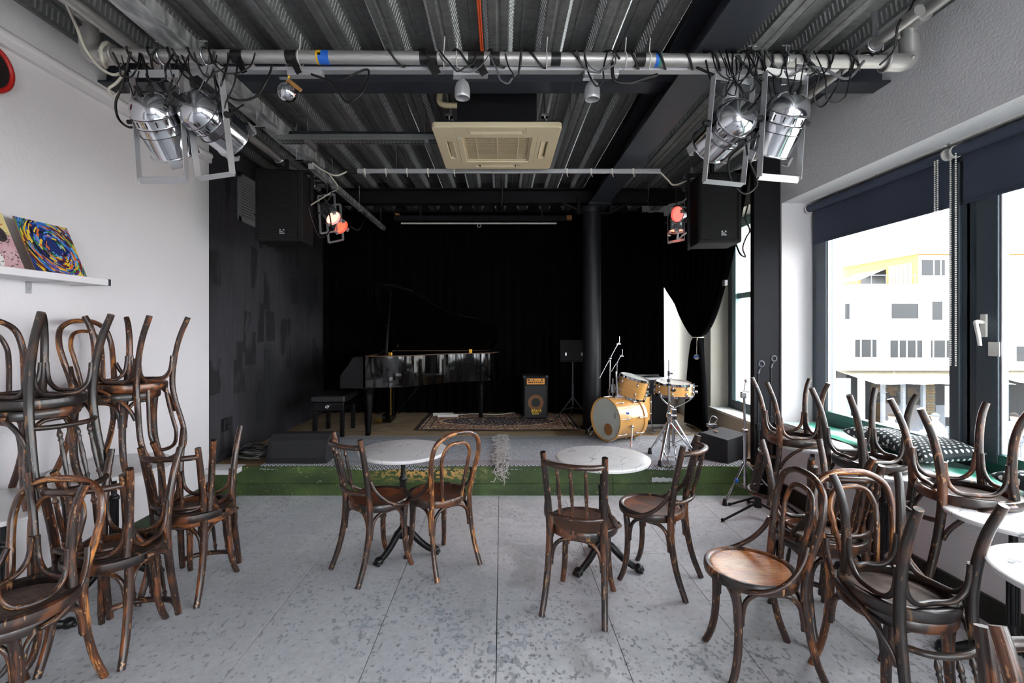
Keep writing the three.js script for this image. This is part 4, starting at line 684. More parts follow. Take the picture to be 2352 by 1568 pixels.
// perforated tray left of the air conditioner
{
  const t = thing('cable_tray', 'perforated grey cable tray with a pipe above it beside the air conditioner', 'cable tray'); const d = 4.0, y = 3.135;
  part(t, 'tray', [rbox(1.42, 0.012, 0.11, 0.003, -1.15, y, -d), box(1.42, 0.04, 0.004, -1.15, y + 0.018, -d + 0.055), box(1.42, 0.04, 0.004, -1.15, y + 0.018, -d - 0.055)], MAT.galv);
  const holes = []; for (let i = 0; i < 44; i++) for (const z of [-0.03, 0.03]) holes.push(box(0.018, 0.003, 0.012, -1.83 + i * 0.0315 + (z > 0 ? 0.015 : 0), y - 0.0055, -d + z)); const h = part(t, 'perforations', holes, MAT.black); h.userData.kind = 'stuff';
  part(t, 'pipe_run', rod(V(-1.95, 3.2, -d), V(-0.4, 3.19, -d), 0.022, 12), MAT.steel);
  for (const x of [-1.62, -0.64]) part(t, 'hanger', [rod(V(x, y, -d), V(x, 3.42, -d), 0.006, 8), box(0.05, 0.008, 0.14, x, 3.30, -d), box(0.03, 0.04, 0.2, x + 0.03, y - 0.03, -d)], MAT.galv);
}
// thin white light rail behind the air conditioner
{
  const t = thing('light_rail', 'thin white rail with cable ties hanging behind the air conditioner', 'rail'); const d = 4.56, y = 3.07;
  part(t, 'rail', rbox(2.9, 0.04, 0.03, 0.004, 0.06, y, -d), MAT.alu); part(t, 'end_sleeve', rbox(0.1, 0.045, 0.036, 0.004, -1.42, y, -d), MAT.black);
  for (const x of [-1.3, -1.1, -0.9, -0.7, -0.45, 0.62, 0.85, 1.05, 1.25]) part(t, 'cable_tie', [rbox(0.016, 0.046, 0.036, 0.003, x, y, -d), rod(V(x, y - 0.02, -d + 0.02), V(x + 0.01, y - 0.06, -d + 0.02), 0.003, 6)], MAT.plasticWhite);
  for (const x of [-1.0, 1.3]) part(t, 'hanger', rod(V(x, y, -d), V(x, 3.43, -d), 0.004, 6), MAT.chromeDull);
  part(t, 'lead', cable([[1.5, y, -d], [1.58, y - 0.08, -d], [1.68, y - 0.1, -d - 0.1], [1.95, y + 0.02, -d - 0.2]], 0.009), MAT.cableWhite); part(t, 'lead', cable([[-1.46, y, -d], [-1.58, y - 0.04, -d], [-1.72, y + 0.02, -d], [-1.8, y + 0.08, -d]], 0.009), MAT.cableWhite);
  part(t, 'dropper', cable([[0.0, y, -d - 0.3], [0.01, y - 0.1, -d - 0.3], [0.0, y - 0.25, -d - 0.3]], 0.005), MAT.cable);
}
// air conditioner
{
  const Y = 3.055, d0 = 3.52, d1 = 4.43, xc = -0.035, t = thing('air_conditioner', 'cream ceiling cassette air conditioner', 'air conditioner', [xc, Y, -(d0 + d1) / 2]);
  const w = 0.95, D = d1 - d0;
  part(t, 'housing', rbox(0.6, 0.24, 0.74, 0.01, 0, 0.2, 0), MAT.steelBlack, 'dark metal housing');
  const outer = new THREE.Shape(); const rr = (sh, a, b, r) => { sh.moveTo(-a + r, -b); sh.lineTo(a - r, -b); sh.quadraticCurveTo(a, -b, a, -b + r); sh.lineTo(a, b - r); sh.quadraticCurveTo(a, b, a - r, b); sh.lineTo(-a + r, b); sh.quadraticCurveTo(-a, b, -a, b - r); sh.lineTo(-a, -b + r); sh.quadraticCurveTo(-a, -b, -a + r, -b); };
  rr(outer, w / 2, D / 2, 0.035);
  const hole = (cx, cy, a, b) => { const p = new THREE.Path(); p.moveTo(cx - a, cy - b); p.lineTo(cx + a, cy - b); p.lineTo(cx + a, cy + b); p.lineTo(cx - a, cy + b); p.lineTo(cx - a, cy - b); outer.holes.push(p); };
  hole(0, 0.36, 0.2, 0.03); hole(0, -0.37, 0.2, 0.03); hole(-0.375, 0, 0.032, 0.19); hole(0.375, 0, 0.032, 0.19); hole(0, -0.005, 0.275, 0.275);
  part(t, 'panel', extrude(outer, 0.03, 0.006).rotateX(PI / 2).translate(0, 0.03, 0), MAT.beige);
  part(t, 'backing', rbox(0.88, 0.01, 0.84, 0.002, 0, 0.055, 0), MAT.steelBlack);
  for (const [x, z, a, b, rz, rx] of [[0, -0.375, 0.2, 0.028, 0, 0.35], [0, 0.36, 0.2, 0.024, 0, -0.5], [-0.37, 0, 0.028, 0.185, -0.5, 0], [0.37, 0, 0.028, 0.185, 0.5, 0]]) part(t, 'louvre', rbox(a * 2, 0.008, b * 2, 0.003).rotateX(rx).rotateZ(rz).translate(x, 0.006, z), MAT.beige);
  part(t, 'grille_frame', [box(0.55, 0.014, 0.02, 0, 0.012, -0.262), box(0.55, 0.014, 0.02, 0, 0.012, 0.266), box(0.02, 0.014, 0.54, -0.264, 0.012, 0), box(0.02, 0.014, 0.54, 0.264, 0.012, 0)], MAT.beige);
  for (let i = 0; i < 24; i++) part(t, 'grille_slat', box(0.51, 0.006, 0.014, 0, 0.014, -0.245 + i * 0.0213), MAT.beigeDark);
  for (const x of [-0.17, 0, 0.17]) part(t, 'grille_rib', box(0.008, 0.008, 0.51, x, 0.012, 0), MAT.beige);
  part(t, 'seam', [box(0.003, 0.002, 0.62, -0.315, -0.0062, 0.02), box(0.003, 0.002, 0.62, 0.315, -0.0062, 0.02), box(0.003, 0.002, 0.1, -0.22, -0.0062, 0.39), box(0.003, 0.002, 0.1, 0.22, -0.0062, 0.39)], MAT.beigeDark);
  for (const x of [-0.16, 0.16]) part(t, 'latch', box(0.01, 0.012, 0.04, x, -0.006, -0.36), MAT.black);
  part(t, 'sticker', box(0.03, 0.002, 0.035, -0.29, -0.007, 0.26), MAT.plasticWhite);
  for (const x of [-0.36, 0.36]) part(t, 'hanger', [rod(V(x, 0.02, 0.36), V(x, 0.36, 0.36), 0.007, 8), box(0.05, 0.02, 0.05, x, 0.12, 0.36), rod(V(x, 0.02, -0.36), V(x, 0.36, -0.36), 0.007, 8)], MAT.chromeDull);
  part(t, 'drain_pipe', sweep([[-0.3, 0.2, 0.36], [-0.4, 0.2, 0.37], [-0.43, 0.22, 0.37], [-0.43, 0.3, 0.37]], 0.022, { seg: 14 }), MAT.beigeDark);
}
// hung loudspeakers
function loudspeaker(px0, py0, px1, py1, d, turn, label) {
  const A = at(px0, py0, d), B = at(px1, py1, d), w = (B.x - A.x) * 0.97, h = A.y - B.y, t = thing('loudspeaker', label, 'loudspeaker', [(A.x + B.x) / 2, B.y, -d - 0.16], turn);
  part(t, 'cabinet', rbox(w, h, 0.36, 0.02, 0, h / 2, 0), MAT.speakerBox); part(t, 'grille', rbox(w - 0.07, h - 0.06, 0.02, 0.008, -0.01, h / 2, 0.18), MAT.grille);
  part(t, 'edge_strip', [rbox(0.016, h - 0.05, 0.03, 0.005, w / 2 - 0.03, h / 2, 0.178), rbox(0.012, h - 0.05, 0.03, 0.005, -w / 2 + 0.02, h / 2, 0.178)], MAT.tolex);
  const b = part(t, 'badge', rbox(0.048, 0.048, 0.004, 0.001, 0.03, 0.085, 0.192), MAT.black), cells = [];
  for (let i = 0; i < 3; i++) for (let j = 0; j < 3; j++) if ((i + j) % 4 !== 3) cells.push(box(0.011, 0.011, 0.002, 0.014 + i * 0.016, 0.069 + j * 0.016, 0.1945)); part(b, 'badge_mark', cells, MAT.alu);
  part(t, 'bracket', [rbox(w + 0.05, 0.035, 0.03, 0.004, 0, h + 0.05, -0.04), rbox(0.03, h + 0.1, 0.03, 0.004, -w / 2 - 0.022, h / 2 + 0.02, -0.04), rbox(0.03, h * 0.4, 0.03, 0.004, w / 2 + 0.022, h * 0.85, -0.04), rod(V(0, h + 0.06, -0.04), V(0, 3.2 - B.y, -0.04), 0.02, 10)], MAT.steelBlack);
  part(t, 'knob', [box(0.02, 0.012, 0.1, -w / 2 - 0.06, h * 0.42, -0.04).rotateX(0), ball(0.02, -w / 2 - 0.045, h * 0.42, -0.04)], MAT.black);
  return t;
}
loudspeaker(583, 390, 692, 554, 4.42, 0.12, 'black hung loudspeaker by the vent grille on the black wall');
loudspeaker(1606, 398, 1706, 558, 4.42, -0.1, 'black hung loudspeaker beside the black pillar');
cableThing('black cable bundle behind the loudspeaker by the black wall', c3([700, 400, 4.6], [706, 470, 4.6], [735, 545, 4.8], [760, 520, 5.0], [742, 450, 5.0], [715, 430, 4.8]), 0.007);
cableThing('white cable bent round the loudspeaker by the black wall', c3([752, 395, 4.8], [776, 430, 4.9], [760, 442, 5.0], [715, 470, 4.7], [700, 480, 4.6]), 0.007, MAT.cableWhite);
cableThing('black cable loop under the rear par cans over the piano', c3([730, 395, 5.0], [762, 440, 5.0], [740, 470, 5.0], [718, 440, 5.0], [728, 405, 5.0]), 0.008);
cableThing('black cable loop hanging behind the red lens over the piano', c3([805, 520, 5.4], [822, 528, 5.4], [836, 505, 5.5], [838, 490, 5.6]), 0.007);
cableThing('black cable knot hanging from the loudspeaker beside the black pillar', c3([1718, 470, 4.5], [1712, 500, 4.5], [1722, 530, 4.5], [1714, 545, 4.5], [1706, 570, 4.5], [1712, 590, 4.5], [1702, 585, 4.5], [1690, 560, 4.6]), 0.008);
cableThing('black hook wire hanging over the stage', c3([1488, 388, 4.56], [1490, 440, 4.7], [1488, 465, 4.7], [1492, 470, 4.7]), 0.004);
// vent grille on the black wall
{
  const t = thing('vent_grille', 'grey louvred vent grille on the black wall behind the loudspeaker', 'vent', [XL, 0, 0]), d0 = 4.98, d1 = 5.62, y0 = 2.7, y1 = 3.2;
  part(t, 'frame', [span(0, 0.02, y0, y0 + 0.05, -d1, -d0), span(0, 0.02, y1 - 0.05, y1, -d1, -d0), span(0, 0.02, y0, y1, -d0 - 0.05, -d0), span(0, 0.02, y0, y1, -d1, -d1 + 0.05)], MAT.alu);
  part(t, 'backing', span(0, 0.003, y0, y1, -d1, -d0), MAT.black);
  for (let i = 0; i < 14; i++) part(t, 'slat', box(0.004, 0.022, d1 - d0 - 0.1).rotateZ(-0.6).translate(0.012, y0 + 0.062 + i * 0.029, -(d0 + d1) / 2), MAT.alu);
}
// projection screen over the stage
{
  const t = thing('projection_screen', 'rolled up projection screen with a pale bar over the stage curtain', 'screen'), d = 7.1;
  const A = at(905, 497, d), B = at(1302, 497, d);
  part(t, 'casing', rbox(B.x - A.x, 0.075, 0.09, 0.01, (A.x + B.x) / 2, A.y - 0.03, -d), MAT.tolex);
  part(t, 'bottom_bar', rbox((1278 - 922) / F * d, 0.022, 0.02, 0.004, at(1100, 0, d).x, at(0, 514, d).y, -d + 0.03), MAT.plasticWhite);
  part(t, 'pull_loop', torus(0.025, 0.005, at(1101, 0, d).x, at(0, 519, d).y, -d + 0.035).scale(1, 1, 1), MAT.plasticWhite);
  for (const x of [-1.2, 0.6]) part(t, 'hanger', rod(V(x, A.y, -d), V(x, 3.43, -d), 0.01, 8), MAT.steel);
  part(t, 'end_block', [rbox(0.08, 0.06, 0.09, 0.005, B.x + 0.03, B.y - 0.02, -d), rbox(0.06, 0.03, 0.05, 0.005, A.x + 0.05, A.y + 0.03, -d)], MAT.kraft);
}

// ---------- on the stage ----------
const SY = STAGE_Y;
// curtains
function curtain(x0, x1, label, seed, folds) {
  const y1 = 3.36, y0 = SY + 0.015;
  single('stage_curtain', label, 'curtain', surface((u, v) => { const x = lerp(x0, x1, u), ph = u * folds * 2 * PI + 1.3 * Math.sin(u * 7 + seed), a = 0.03 + 0.022 * Math.sin(u * 17 + seed * 2); return [x + 0.012 * Math.cos(ph) * v, lerp(y1, y0, v), -7.36 + a * Math.sin(ph) * (0.55 + 0.45 * v) + 0.012 * Math.sin(3 * ph + v * 2)]; }, folds * 14, 24), MAT.curtain, 'black curtains across the back of the stage');
}
curtain(-2.72, -0.1, 'black pleated stage curtain behind the piano', 1, 17); curtain(-0.12, 1.35, 'black pleated stage curtain behind the amplifier and music stand', 2, 10); curtain(1.3, 2.5, 'black pleated stage curtain behind the drum kit', 3, 8);
{
  const t = thing('tied_curtain', 'black curtain along the stage window, gathered by a white cord', 'curtain'), yT = 3.25, yK = 1.46;
  const edge = (f, k) => { if (f < 0) { const g = -f; return (k ? -0.3 : 0.26) * Math.pow(clamp(g / 1.0), 0.45) + (k ? -0.07 : 0.07); } return k ? -(0.07 + 1.06 * Math.min(1, Math.pow(f / 0.5, 0.75))) : 0.07 + 1.33 * Math.pow(f, 0.5); };
  const sheet = (f, u) => { const a = edge(f, 1), b = edge(f, 0), z = lerp(a, b, u), w = clamp((b - a) / 1.2), ph = u * 11 * 2 * PI; return [2.52 - 0.09 * sstep(-0.6, -1.1, z) + (0.02 + 0.03 * w) * Math.sin(ph) + 0.10 * (1 - w) * Math.sin(u * PI) * (f >= 0 ? 0.5 : 1), f >= 0 ? yK + f * (yT - yK) : lerp(yK, SY + 0.02, -f), -6.22 + z]; };
  part(t, 'drape', surface((u, v) => sheet(lerp(1, 0, v), u), 110, 40), MAT.curtain);
  part(t, 'tail', surface((u, v) => sheet(lerp(-0.001, -1, v), u), 110, 24), MAT.curtain);
  part(t, 'cord', [torus(0.1, 0.006).rotateX(PI / 2).scale(0.9, 1, 0.9).translate(2.53, yK, -6.22), cable([[2.5, yK, -6.12], [2.49, yK - 0.1, -6.11], [2.49, yK - 0.22, -6.11]], 0.006)], MAT.cableWhite); part(t, 'cord_ball', ball(0.035, 2.49, yK - 0.25, -6.11), MAT.plasticWhite, 'white and blue cord ball');
  part(t, 'cord_ball_stripe', torus(0.03, 0.01, 0, 0, 0).rotateX(1.2).translate(2.488, yK - 0.25, -6.11), MAT.blue);
  part(t, 'clip', rbox(0.03, 0.06, 0.06, 0.004).translate(2.48, 2.08, -5.32), MAT.alu);
}
// rugs and carpet
single('brown_carpet', 'threadbare brown carpet under the piano', 'carpet', metreUV(rbox(3.3, 0.008, 1.55, 0.003, -0.98, SY + 0.004, -6.58)), MAT.carpet);
function flatRug(x0, x1, d0, d1, y, mat, name, label, cat, th = 0.008, wave = 0.003, over = false) {
  const g = surface((u, v) => { const x = lerp(x0, x1, u), d = lerp(d0, d1, v) + 0.012 * Math.sin(u * 9) * (1 - v), lip = over && v < 0.03 ? 1 : 0; return [x, y + th + wave * (Math.sin(u * 23 + v * 5) * 0.5 + 0.5) - lip * (0.035 + 0.006 * Math.sin(u * 31)), -d - lip * 0.012]; }, 60, 32);
  const t = thing(name, label, cat); part(t, 'pile', g, mat); part(t, 'edge', [span(x0, x1, y, y + th, -d1 + 0.002, -d1 + 0.008)], mat); return t;
}
const r1 = flatRug(-2.28, 0.02, 4.5, 5.78, SY + 0.001, MAT.rug, 'flatweave_rug', 'grey zigzag bordered flatweave rug in front of the piano', 'rug', 0.008, 0.003, true);
const r2 = flatRug(0.02, 2.35, 4.5, 5.78, SY + 0.002, MAT.rug, 'flatweave_rug', 'grey zigzag bordered flatweave rug under the drum kit', 'rug', 0.008, 0.003, true);
{
  const r = rng(77), tw = [];
  for (let i = 0; i < 420; i++) { let d = 4.45 + r() * 1.33, x = -0.01 + (r() - 0.5) * 0.09, a = r() * 7; const P = []; for (let k = 0; k < 4; k++) { P.push([x, (d < 4.53 ? SY - (4.53 - d) * 0.9 : SY + 0.013) + 0.016 * r(), -d + (d < 4.53 ? 0.05 : 0)]); a += (r() - 0.5) * 2.2; x += 0.026 * Math.cos(a); d += 0.02 * Math.sin(a); } tw.push(sweep(P, 0.003 + 0.0015 * r(), { seg: 6, rs: 4 })); }
  const f = part(r1, 'fringe', tw, MAT.fringe, 'tangled off white fringe'); f.userData.kind = 'stuff';
}
flatRug(-1.09, 1.0, 6.05, 7.25, SY + 0.012, MAT.persian, 'patterned_rug', 'dark bordered oriental rug under the bass amplifier', 'rug', 0.01, 0.002);

// grand piano: keyboard at the left, curved side to the hall
{
  const t = thing('grand_piano', 'black lacquered grand piano with its lid propped open', 'piano', [-1.0, SY, -6.5]), L = (g) => g.translate(1.0, -SY, 6.5);
  const yb = 0.87, yt = 1.235, xk = -1.93;
  const plan = (inset) => { const s = new THREE.Shape(), k = inset; s.moveTo(xk + 0.28 + k, 5.73 + k); s.lineTo(-1.42, 5.73 + k); s.bezierCurveTo(-1.1, 5.76 + k, -0.98, 6.02 + k, -0.78, 6.22 + k); s.bezierCurveTo(-0.58, 6.4 + k, -0.32, 6.40 + k, -0.16, 6.52 + k); s.bezierCurveTo(-0.02 - k, 6.62 + k, -0.0 - k, 6.9 - k, -0.1 - k, 7.06 - k); s.bezierCurveTo(-0.2, 7.2 - k, -0.32, 7.21 - k, -0.5, 7.21 - k); s.lineTo(xk + 0.28 + k, 7.21 - k); s.lineTo(xk + 0.28 + k, 5.73 + k); return s; };
  const flatten = (g, y) => g.rotateX(-PI / 2).translate(0, y, 0);            // plan (x, d) -> (x, y, -d)
  const rim = plan(0); rim.holes.push(new THREE.Path(plan(0.04).getPoints(24)));
  part(t, 'rim', L(flatten(extrude(rim, yt - yb, 0.004, 24), yb)), MAT.lacquer);
  part(t, 'soundboard', L(flatten(extrude(plan(0.04), 0.02, 0, 24), 1.06)), MAT.pianoWood, 'warm brown soundboard');
  part(t, 'rim_cap', L(flatten(extrude((() => { const s = plan(0.012); s.holes.push(new THREE.Path(plan(0.05).getPoints(24))); return s; })(), 0.006, 0, 24), yt + 0.004)), MAT.pianoWood);
  part(t, 'iron_plate', L(flatten(extrude(plan(0.12), 0.012, 0, 24), 1.11)), MAT.brass);
  part(t, 'underside', L(flatten(extrude(plan(0.06), 0.03, 0, 20), yb)), MAT.pianoWood);
  for (const [d0, d1] of [[5.73, 5.83], [7.11, 7.21]]) part(t, 'cheek', L((() => { const g = extrude([[xk, 0.86], [xk + 0.30, 0.86], [xk + 0.30, yt], [xk + 0.16, yt], [xk + 0.1, yt - 0.1], [xk + 0.02, yt - 0.2], [xk, 1.0]], d1 - d0, 0.004); return g.translate(0, 0, -d1); })()), MAT.lacquerDull);
  part(t, 'key_bed', L(rbox(0.34, 0.09, 1.48, 0.006, xk + 0.17, 0.9, -6.47)), MAT.lacquer);
  part(t, 'fallboard', L(rbox(0.03, 0.16, 1.28, 0.005).rotateZ(0.25).translate(xk + 0.24, 1.08, -6.47)), MAT.lacquer);
  const wk = [], bk = []; for (let i = 0; i < 52; i++) { wk.push(box(0.15, 0.02, 0.0225, xk + 0.11, 0.965, -5.85 - i * 0.0238)); if (![2, 6].includes(i % 7)) bk.push(box(0.09, 0.014, 0.011, xk + 0.14, 0.982, -5.862 - i * 0.0238)); }
  part(t, 'white_keys', wk.map(L), MAT.ivory).userData.kind = 'stuff'; part(t, 'black_keys', bk.map(L), MAT.lacquer).userData.kind = 'stuff';
  part(t, 'music_desk', L(rbox(0.012, 0.2, 0.7, 0.004).rotateZ(-0.9).translate(xk + 0.42, 1.3, -6.5)), MAT.lacquer);
  const lid = plan(0); const lidGeo = extrude(lid, 0.02, 0.004, 24).translate(0, -7.21, 0).rotateX(-PI / 2);   // hinge line on the origin
  part(t, 'lid', L(lidGeo.rotateX(-35 * PI / 180).translate(0, yt + 0.02, -7.21)), MAT.lacquer);
  part(t, 'lid_flap', L(box(0.42, 0.02, 1.44, -1.42, 0.045, 0.74).rotateX(-35 * PI / 180).translate(0, yt + 0.02, -7.21)), MAT.lacquer);
  part(t, 'lid_prop', L(merge([rod(V(-1.42, 1.2, -5.86), V(-1.40, 2.05, -6.08), 0.013), rod(V(-1.42, 1.2, -5.86), V(-1.41, 1.62, -5.97), 0.02)])), MAT.lacquer);
  part(t, 'prop_hinge', L(merge([rbox(0.05, 0.05, 0.02, 0.006, -1.36, 1.26, -5.85), rbox(0.045, 0.06, 0.02, 0.006, -0.42, 1.27, -6.46)])), MAT.brass);
  const leg = (x, d) => { const g = part(t, 'leg', L(merge([lathe([[0.11, 0.44], [0.11, 0.40], [0.075, 0.38], [0.085, 0.33], [0.045, -0.1], [0.048, -0.14], [0.03, -0.16]], 4).rotateY(PI / 4).scale(0.85, 1, 0.85).translate(x, yb - 0.44, -d)])), MAT.lacquerDull); part(g, 'castor', L(merge([cyl(0.022, 0.022, 0.05, x, SY + 0.06, -d), cyl(0.03, 0.03, 0.022, 0, 0, 0).rotateX(PI / 2).translate(x, SY + 0.03, -d)])), MAT.brass); };
  leg(-1.62, 5.82); leg(-1.62, 7.08); leg(-0.3, 6.92);
  part(t, 'pedal_lyre', L(merge([rbox(0.05, 0.56, 0.05, 0.008, -1.5, 0.62, -6.38), rbox(0.05, 0.56, 0.05, 0.008, -1.5, 0.62, -6.56), rbox(0.12, 0.1, 0.3, 0.01, -1.52, 0.38, -6.47), rod(V(-1.45, 0.4, -6.4), V(-1.05, 0.87, -6.35), 0.012)])), MAT.lacquer);
  for (const d of [6.39, 6.47, 6.55]) part(t, 'pedal', L(sweep([[-1.56, 0.34, -d], [-1.64, 0.335, -d], [-1.7, 0.32, -d]], 0.013, { seg: 8, flat: 0.5 })), MAT.brass);
  part(t, 'pedal_rod', L(rod(V(-1.47, 0.4, -6.36), V(-1.47, 0.87, -6.36), 0.006)), MAT.brass);
}
{
  const t = thing('piano_bench', 'black padded piano bench with button seams', 'bench', [-2.08, SY, -5.98], 0.06);
  part(t, 'cushion', rbox(0.40, 0.08, 0.62, 0.02, 0, 0.465, 0, 3), MAT.leather); part(t, 'frame', rbox(0.37, 0.1, 0.58, 0.01, 0, 0.375, 0), MAT.lacquerDull);
  for (const [x, z] of [[-0.16, -0.26], [0.16, -0.26], [-0.16, 0.26], [0.16, 0.26]]) part(t, 'leg', rbox(0.05, 0.34, 0.05, 0.006, x, 0.17, z), MAT.lacquerDull);
  part(t, 'knob', [cyl(0.02, 0.02, 0.03, 0, 0, 0).rotateX(PI / 2).translate(0, 0.38, 0.305), torus(0.018, 0.004, 0, 0.38, 0.325)], MAT.chromeDull);
}
// bass combo amplifier
{
  const d = 6.8, A = at(1200, 866, d), B = at(1257, 966, d), w = B.x - A.x, h = A.y - B.y, t = thing('bass_amplifier', 'black bass combo amplifier with an orange ringed speaker', 'amplifier', [(A.x + B.x) / 2, SY + 0.022, -d - 0.2], 0.06);
  part(t, 'cabinet', rbox(w, h - 0.01, 0.4, 0.012, 0, h / 2, 0), MAT.tolex);
  const gr = canvasTex(256, 384, (c, W2, H2) => { c.fillStyle = '#1b1b1e'; c.fillRect(0, 0, W2, H2); c.strokeStyle = '#80532a'; c.lineWidth = 42; c.beginPath(); c.arc(128, 205, 74, 0, 7); c.stroke(); c.fillStyle = '#131315'; for (let y = 4; y < H2; y += 8) for (let x = (y / 8 % 2) * 4 + 2; x < W2; x += 8) c.fillRect(x, y, 3, 3); c.fillStyle = '#e9bd2f'; c.font = 'bold italic 52px sans-serif'; c.textAlign = 'center'; c.fillText('Mark', 132, 318); c.font = 'bold italic 40px sans-serif'; c.fillText('bass', 124, 346); });
  const gm = new THREE.PlaneGeometry(w - 0.05, h * 0.74); part(t, 'speaker_grille', [rbox(w - 0.045, h * 0.745, 0.012, 0.004, 0, h * 0.40, 0.2)], MAT.grille); part(t, 'grille_print', gm.translate(0, h * 0.40, 0.2075), M(0xffffff, 0.6, 0, { map: gr }), 'orange speaker ring and yellow lettering');
  const pm = canvasTex(256, 72, (c, W2, H2) => { c.fillStyle = '#d08a2c'; c.fillRect(0, 0, W2, H2); c.fillStyle = '#191410'; c.fillRect(8, 8, 34, 20); c.fillRect(90, 8, 18, 14); c.fillRect(206, 8, 22, 20); for (let i = 0; i < 8; i++) { c.beginPath(); c.arc(24 + i * 29, 46, 8, 0, 7); c.fill(); } c.fillRect(46, 26, 130, 4); });
  part(t, 'control_panel', box(w * 0.72, h * 0.135, 0.01, 0, h * 0.86, 0.2), M(0xffffff, 0.4, 0.2, { map: pm }), 'orange control panel');
  for (let i = 0; i < 6; i++) part(t, 'knob', cyl(0.008, 0.008, 0.012, 0, 0, 0, 10).rotateX(PI / 2).translate(-0.09 + i * 0.034, h * 0.84, 0.21), MAT.black);
  for (const [x, y] of [[-1, 1], [1, 1], [-1, 0], [1, 0]]) part(t, 'corner', rbox(0.04, 0.04, 0.04, 0.01, x * (w / 2 - 0.015), y ? h - 0.02 : 0.025, 0.185), MAT.steel);
}
// music stand
{
  const p = at(1315, 955, 6.7), t = thing('music_stand', 'black tripod music stand beside the column', 'music stand', [p.x, SY + 0.02, -6.7]);
  part(t, 'desk', rbox(0.36, 0.3, 0.02, 0.006).rotateX(-0.3).translate(0, 0.98, 0.03), MAT.grille); part(t, 'ledge', box(0.36, 0.008, 0.05, 0, 0.83, 0.1), MAT.grille); part(t, 'shaft', [rod(V(0, 0.2, 0), V(0, 0.92, 0), 0.011), rod(V(0, 0.2, 0), V(0, 0.5, 0), 0.016)], MAT.steel);
  for (const a of [0.6, 2.7, 4.8]) part(t, 'leg', [rod(V(0, 0.33, 0), V(Math.cos(a) * 0.3, 0.01, Math.sin(a) * 0.3), 0.009), rod(V(0, 0.18, 0), V(Math.cos(a) * 0.16, 0.16, Math.sin(a) * 0.16), 0.006)], MAT.steel);
  for (const x of [-0.1, 0.12]) part(t, 'page_clip', box(0.02, 0.04, 0.01, x, 0.93, 0.06), MAT.alu);
}
// monitors
function wedge(x, d, turn, label, w = 0.56) {
  const t = thing('stage_monitor', label, 'monitor speaker', [x, SY + 0.012, -d], turn);
  part(t, 'cabinet', extrude([[-0.2, 0], [0.17, 0], [0.19, 0.06], [0.13, 0.2], [0.06, 0.25], [-0.2, 0.22]], w, 0.008).rotateY(-PI / 2).translate(w / 2, 0, 0), MAT.wedge);
  part(t, 'grille', rbox(w - 0.05, 0.17, 0.012, 0.004).rotateX(-0.42).translate(0, 0.135, 0.168), MAT.wedge);
  for (const s of [-1, 1]) part(t, 'handle_cup', [rbox(0.012, 0.08, 0.11, 0.005, s * (w / 2 + 0.004), 0.14, -0.06)], MAT.black);
  part(t, 'jack_plate', rbox(0.008, 0.05, 0.07, 0.003, -w / 2 - 0.008, 0.05, -0.1), MAT.steel);
}
wedge(-1.965, 4.76, 0.02, 'black stage monitor wedge at the black wall end of the stage');
wedge(2.19, 4.86, -2.45, 'black stage monitor wedge with a paper sticker beside the black pillar', 0.42);
single('sticker', 'small tan paper sticker on the monitor wedge beside the pillar', 'sticker', box(0.04, 0.002, 0.04).rotateY(0.6).translate(2.16, SY + 0.272, -4.82), MAT.kraft);
{
  const r = rng(9); for (let k = 0; k < 5; k++) { const P = []; for (let i = 0; i <= 26; i++) { const a = i / 26 * 2 * PI * 1.8 + k; P.push(V(-2.45 + (0.16 + 0.05 * r()) * Math.cos(a), SY + 0.02 + k * 0.018 + 0.05 * r(), -4.78 + (0.13 + 0.05 * r()) * Math.sin(a))); } single('cable', ['black', 'grey', 'black', 'grey', 'black'][k] + ' cable coil ' + ['lying flat on the stage corner', 'on top of the cable heap at the stage corner', 'in the middle of the heap at the stage corner', 'loosely looped at the stage corner', 'standing up against the black wall at the stage corner'][k], 'cable', cable(P, 0.007, 90), k % 2 ? MAT.cableGrey : MAT.cable, 'cable heap in the stage corner'); }
  single('wall_socket', 'black double wall socket on the black wall above the cable heap', 'socket', [rbox(0.03, 0.12, 0.09, 0.006, XL + 0.015, 0.62, -4.75), rbox(0.05, 0.05, 0.05, 0.006, XL + 0.04, 0.6, -4.74)], MAT.black);
}
for (const [x, z, r, l] of [[-0.86, -7.05, 0.1, 'white power strip by the piano pedals'], [-0.78, -6.95, 0.05, 'second white power strip by the piano pedals']]) { const t = thing('power_strip', l, 'power strip', [x, SY + 0.024, z], r); part(t, 'body', rbox(0.3, 0.04, 0.055, 0.008, 0, 0.02, 0), MAT.plasticWhite); for (let i = 0; i < 4; i++) part(t, 'socket', cyl(0.018, 0.018, 0.004, -0.1 + i * 0.06, 0.041, 0), MAT.alu); }
cableThing('white mains lead running along the curtain foot', [[-0.66, SY + 0.04, -7.0], [-0.4, SY + 0.04, -7.12], [-0.1, SY + 0.04, -7.05], [0.2, SY + 0.04, -7.2]].map((a) => V(...a)), 0.007, MAT.cableWhite);

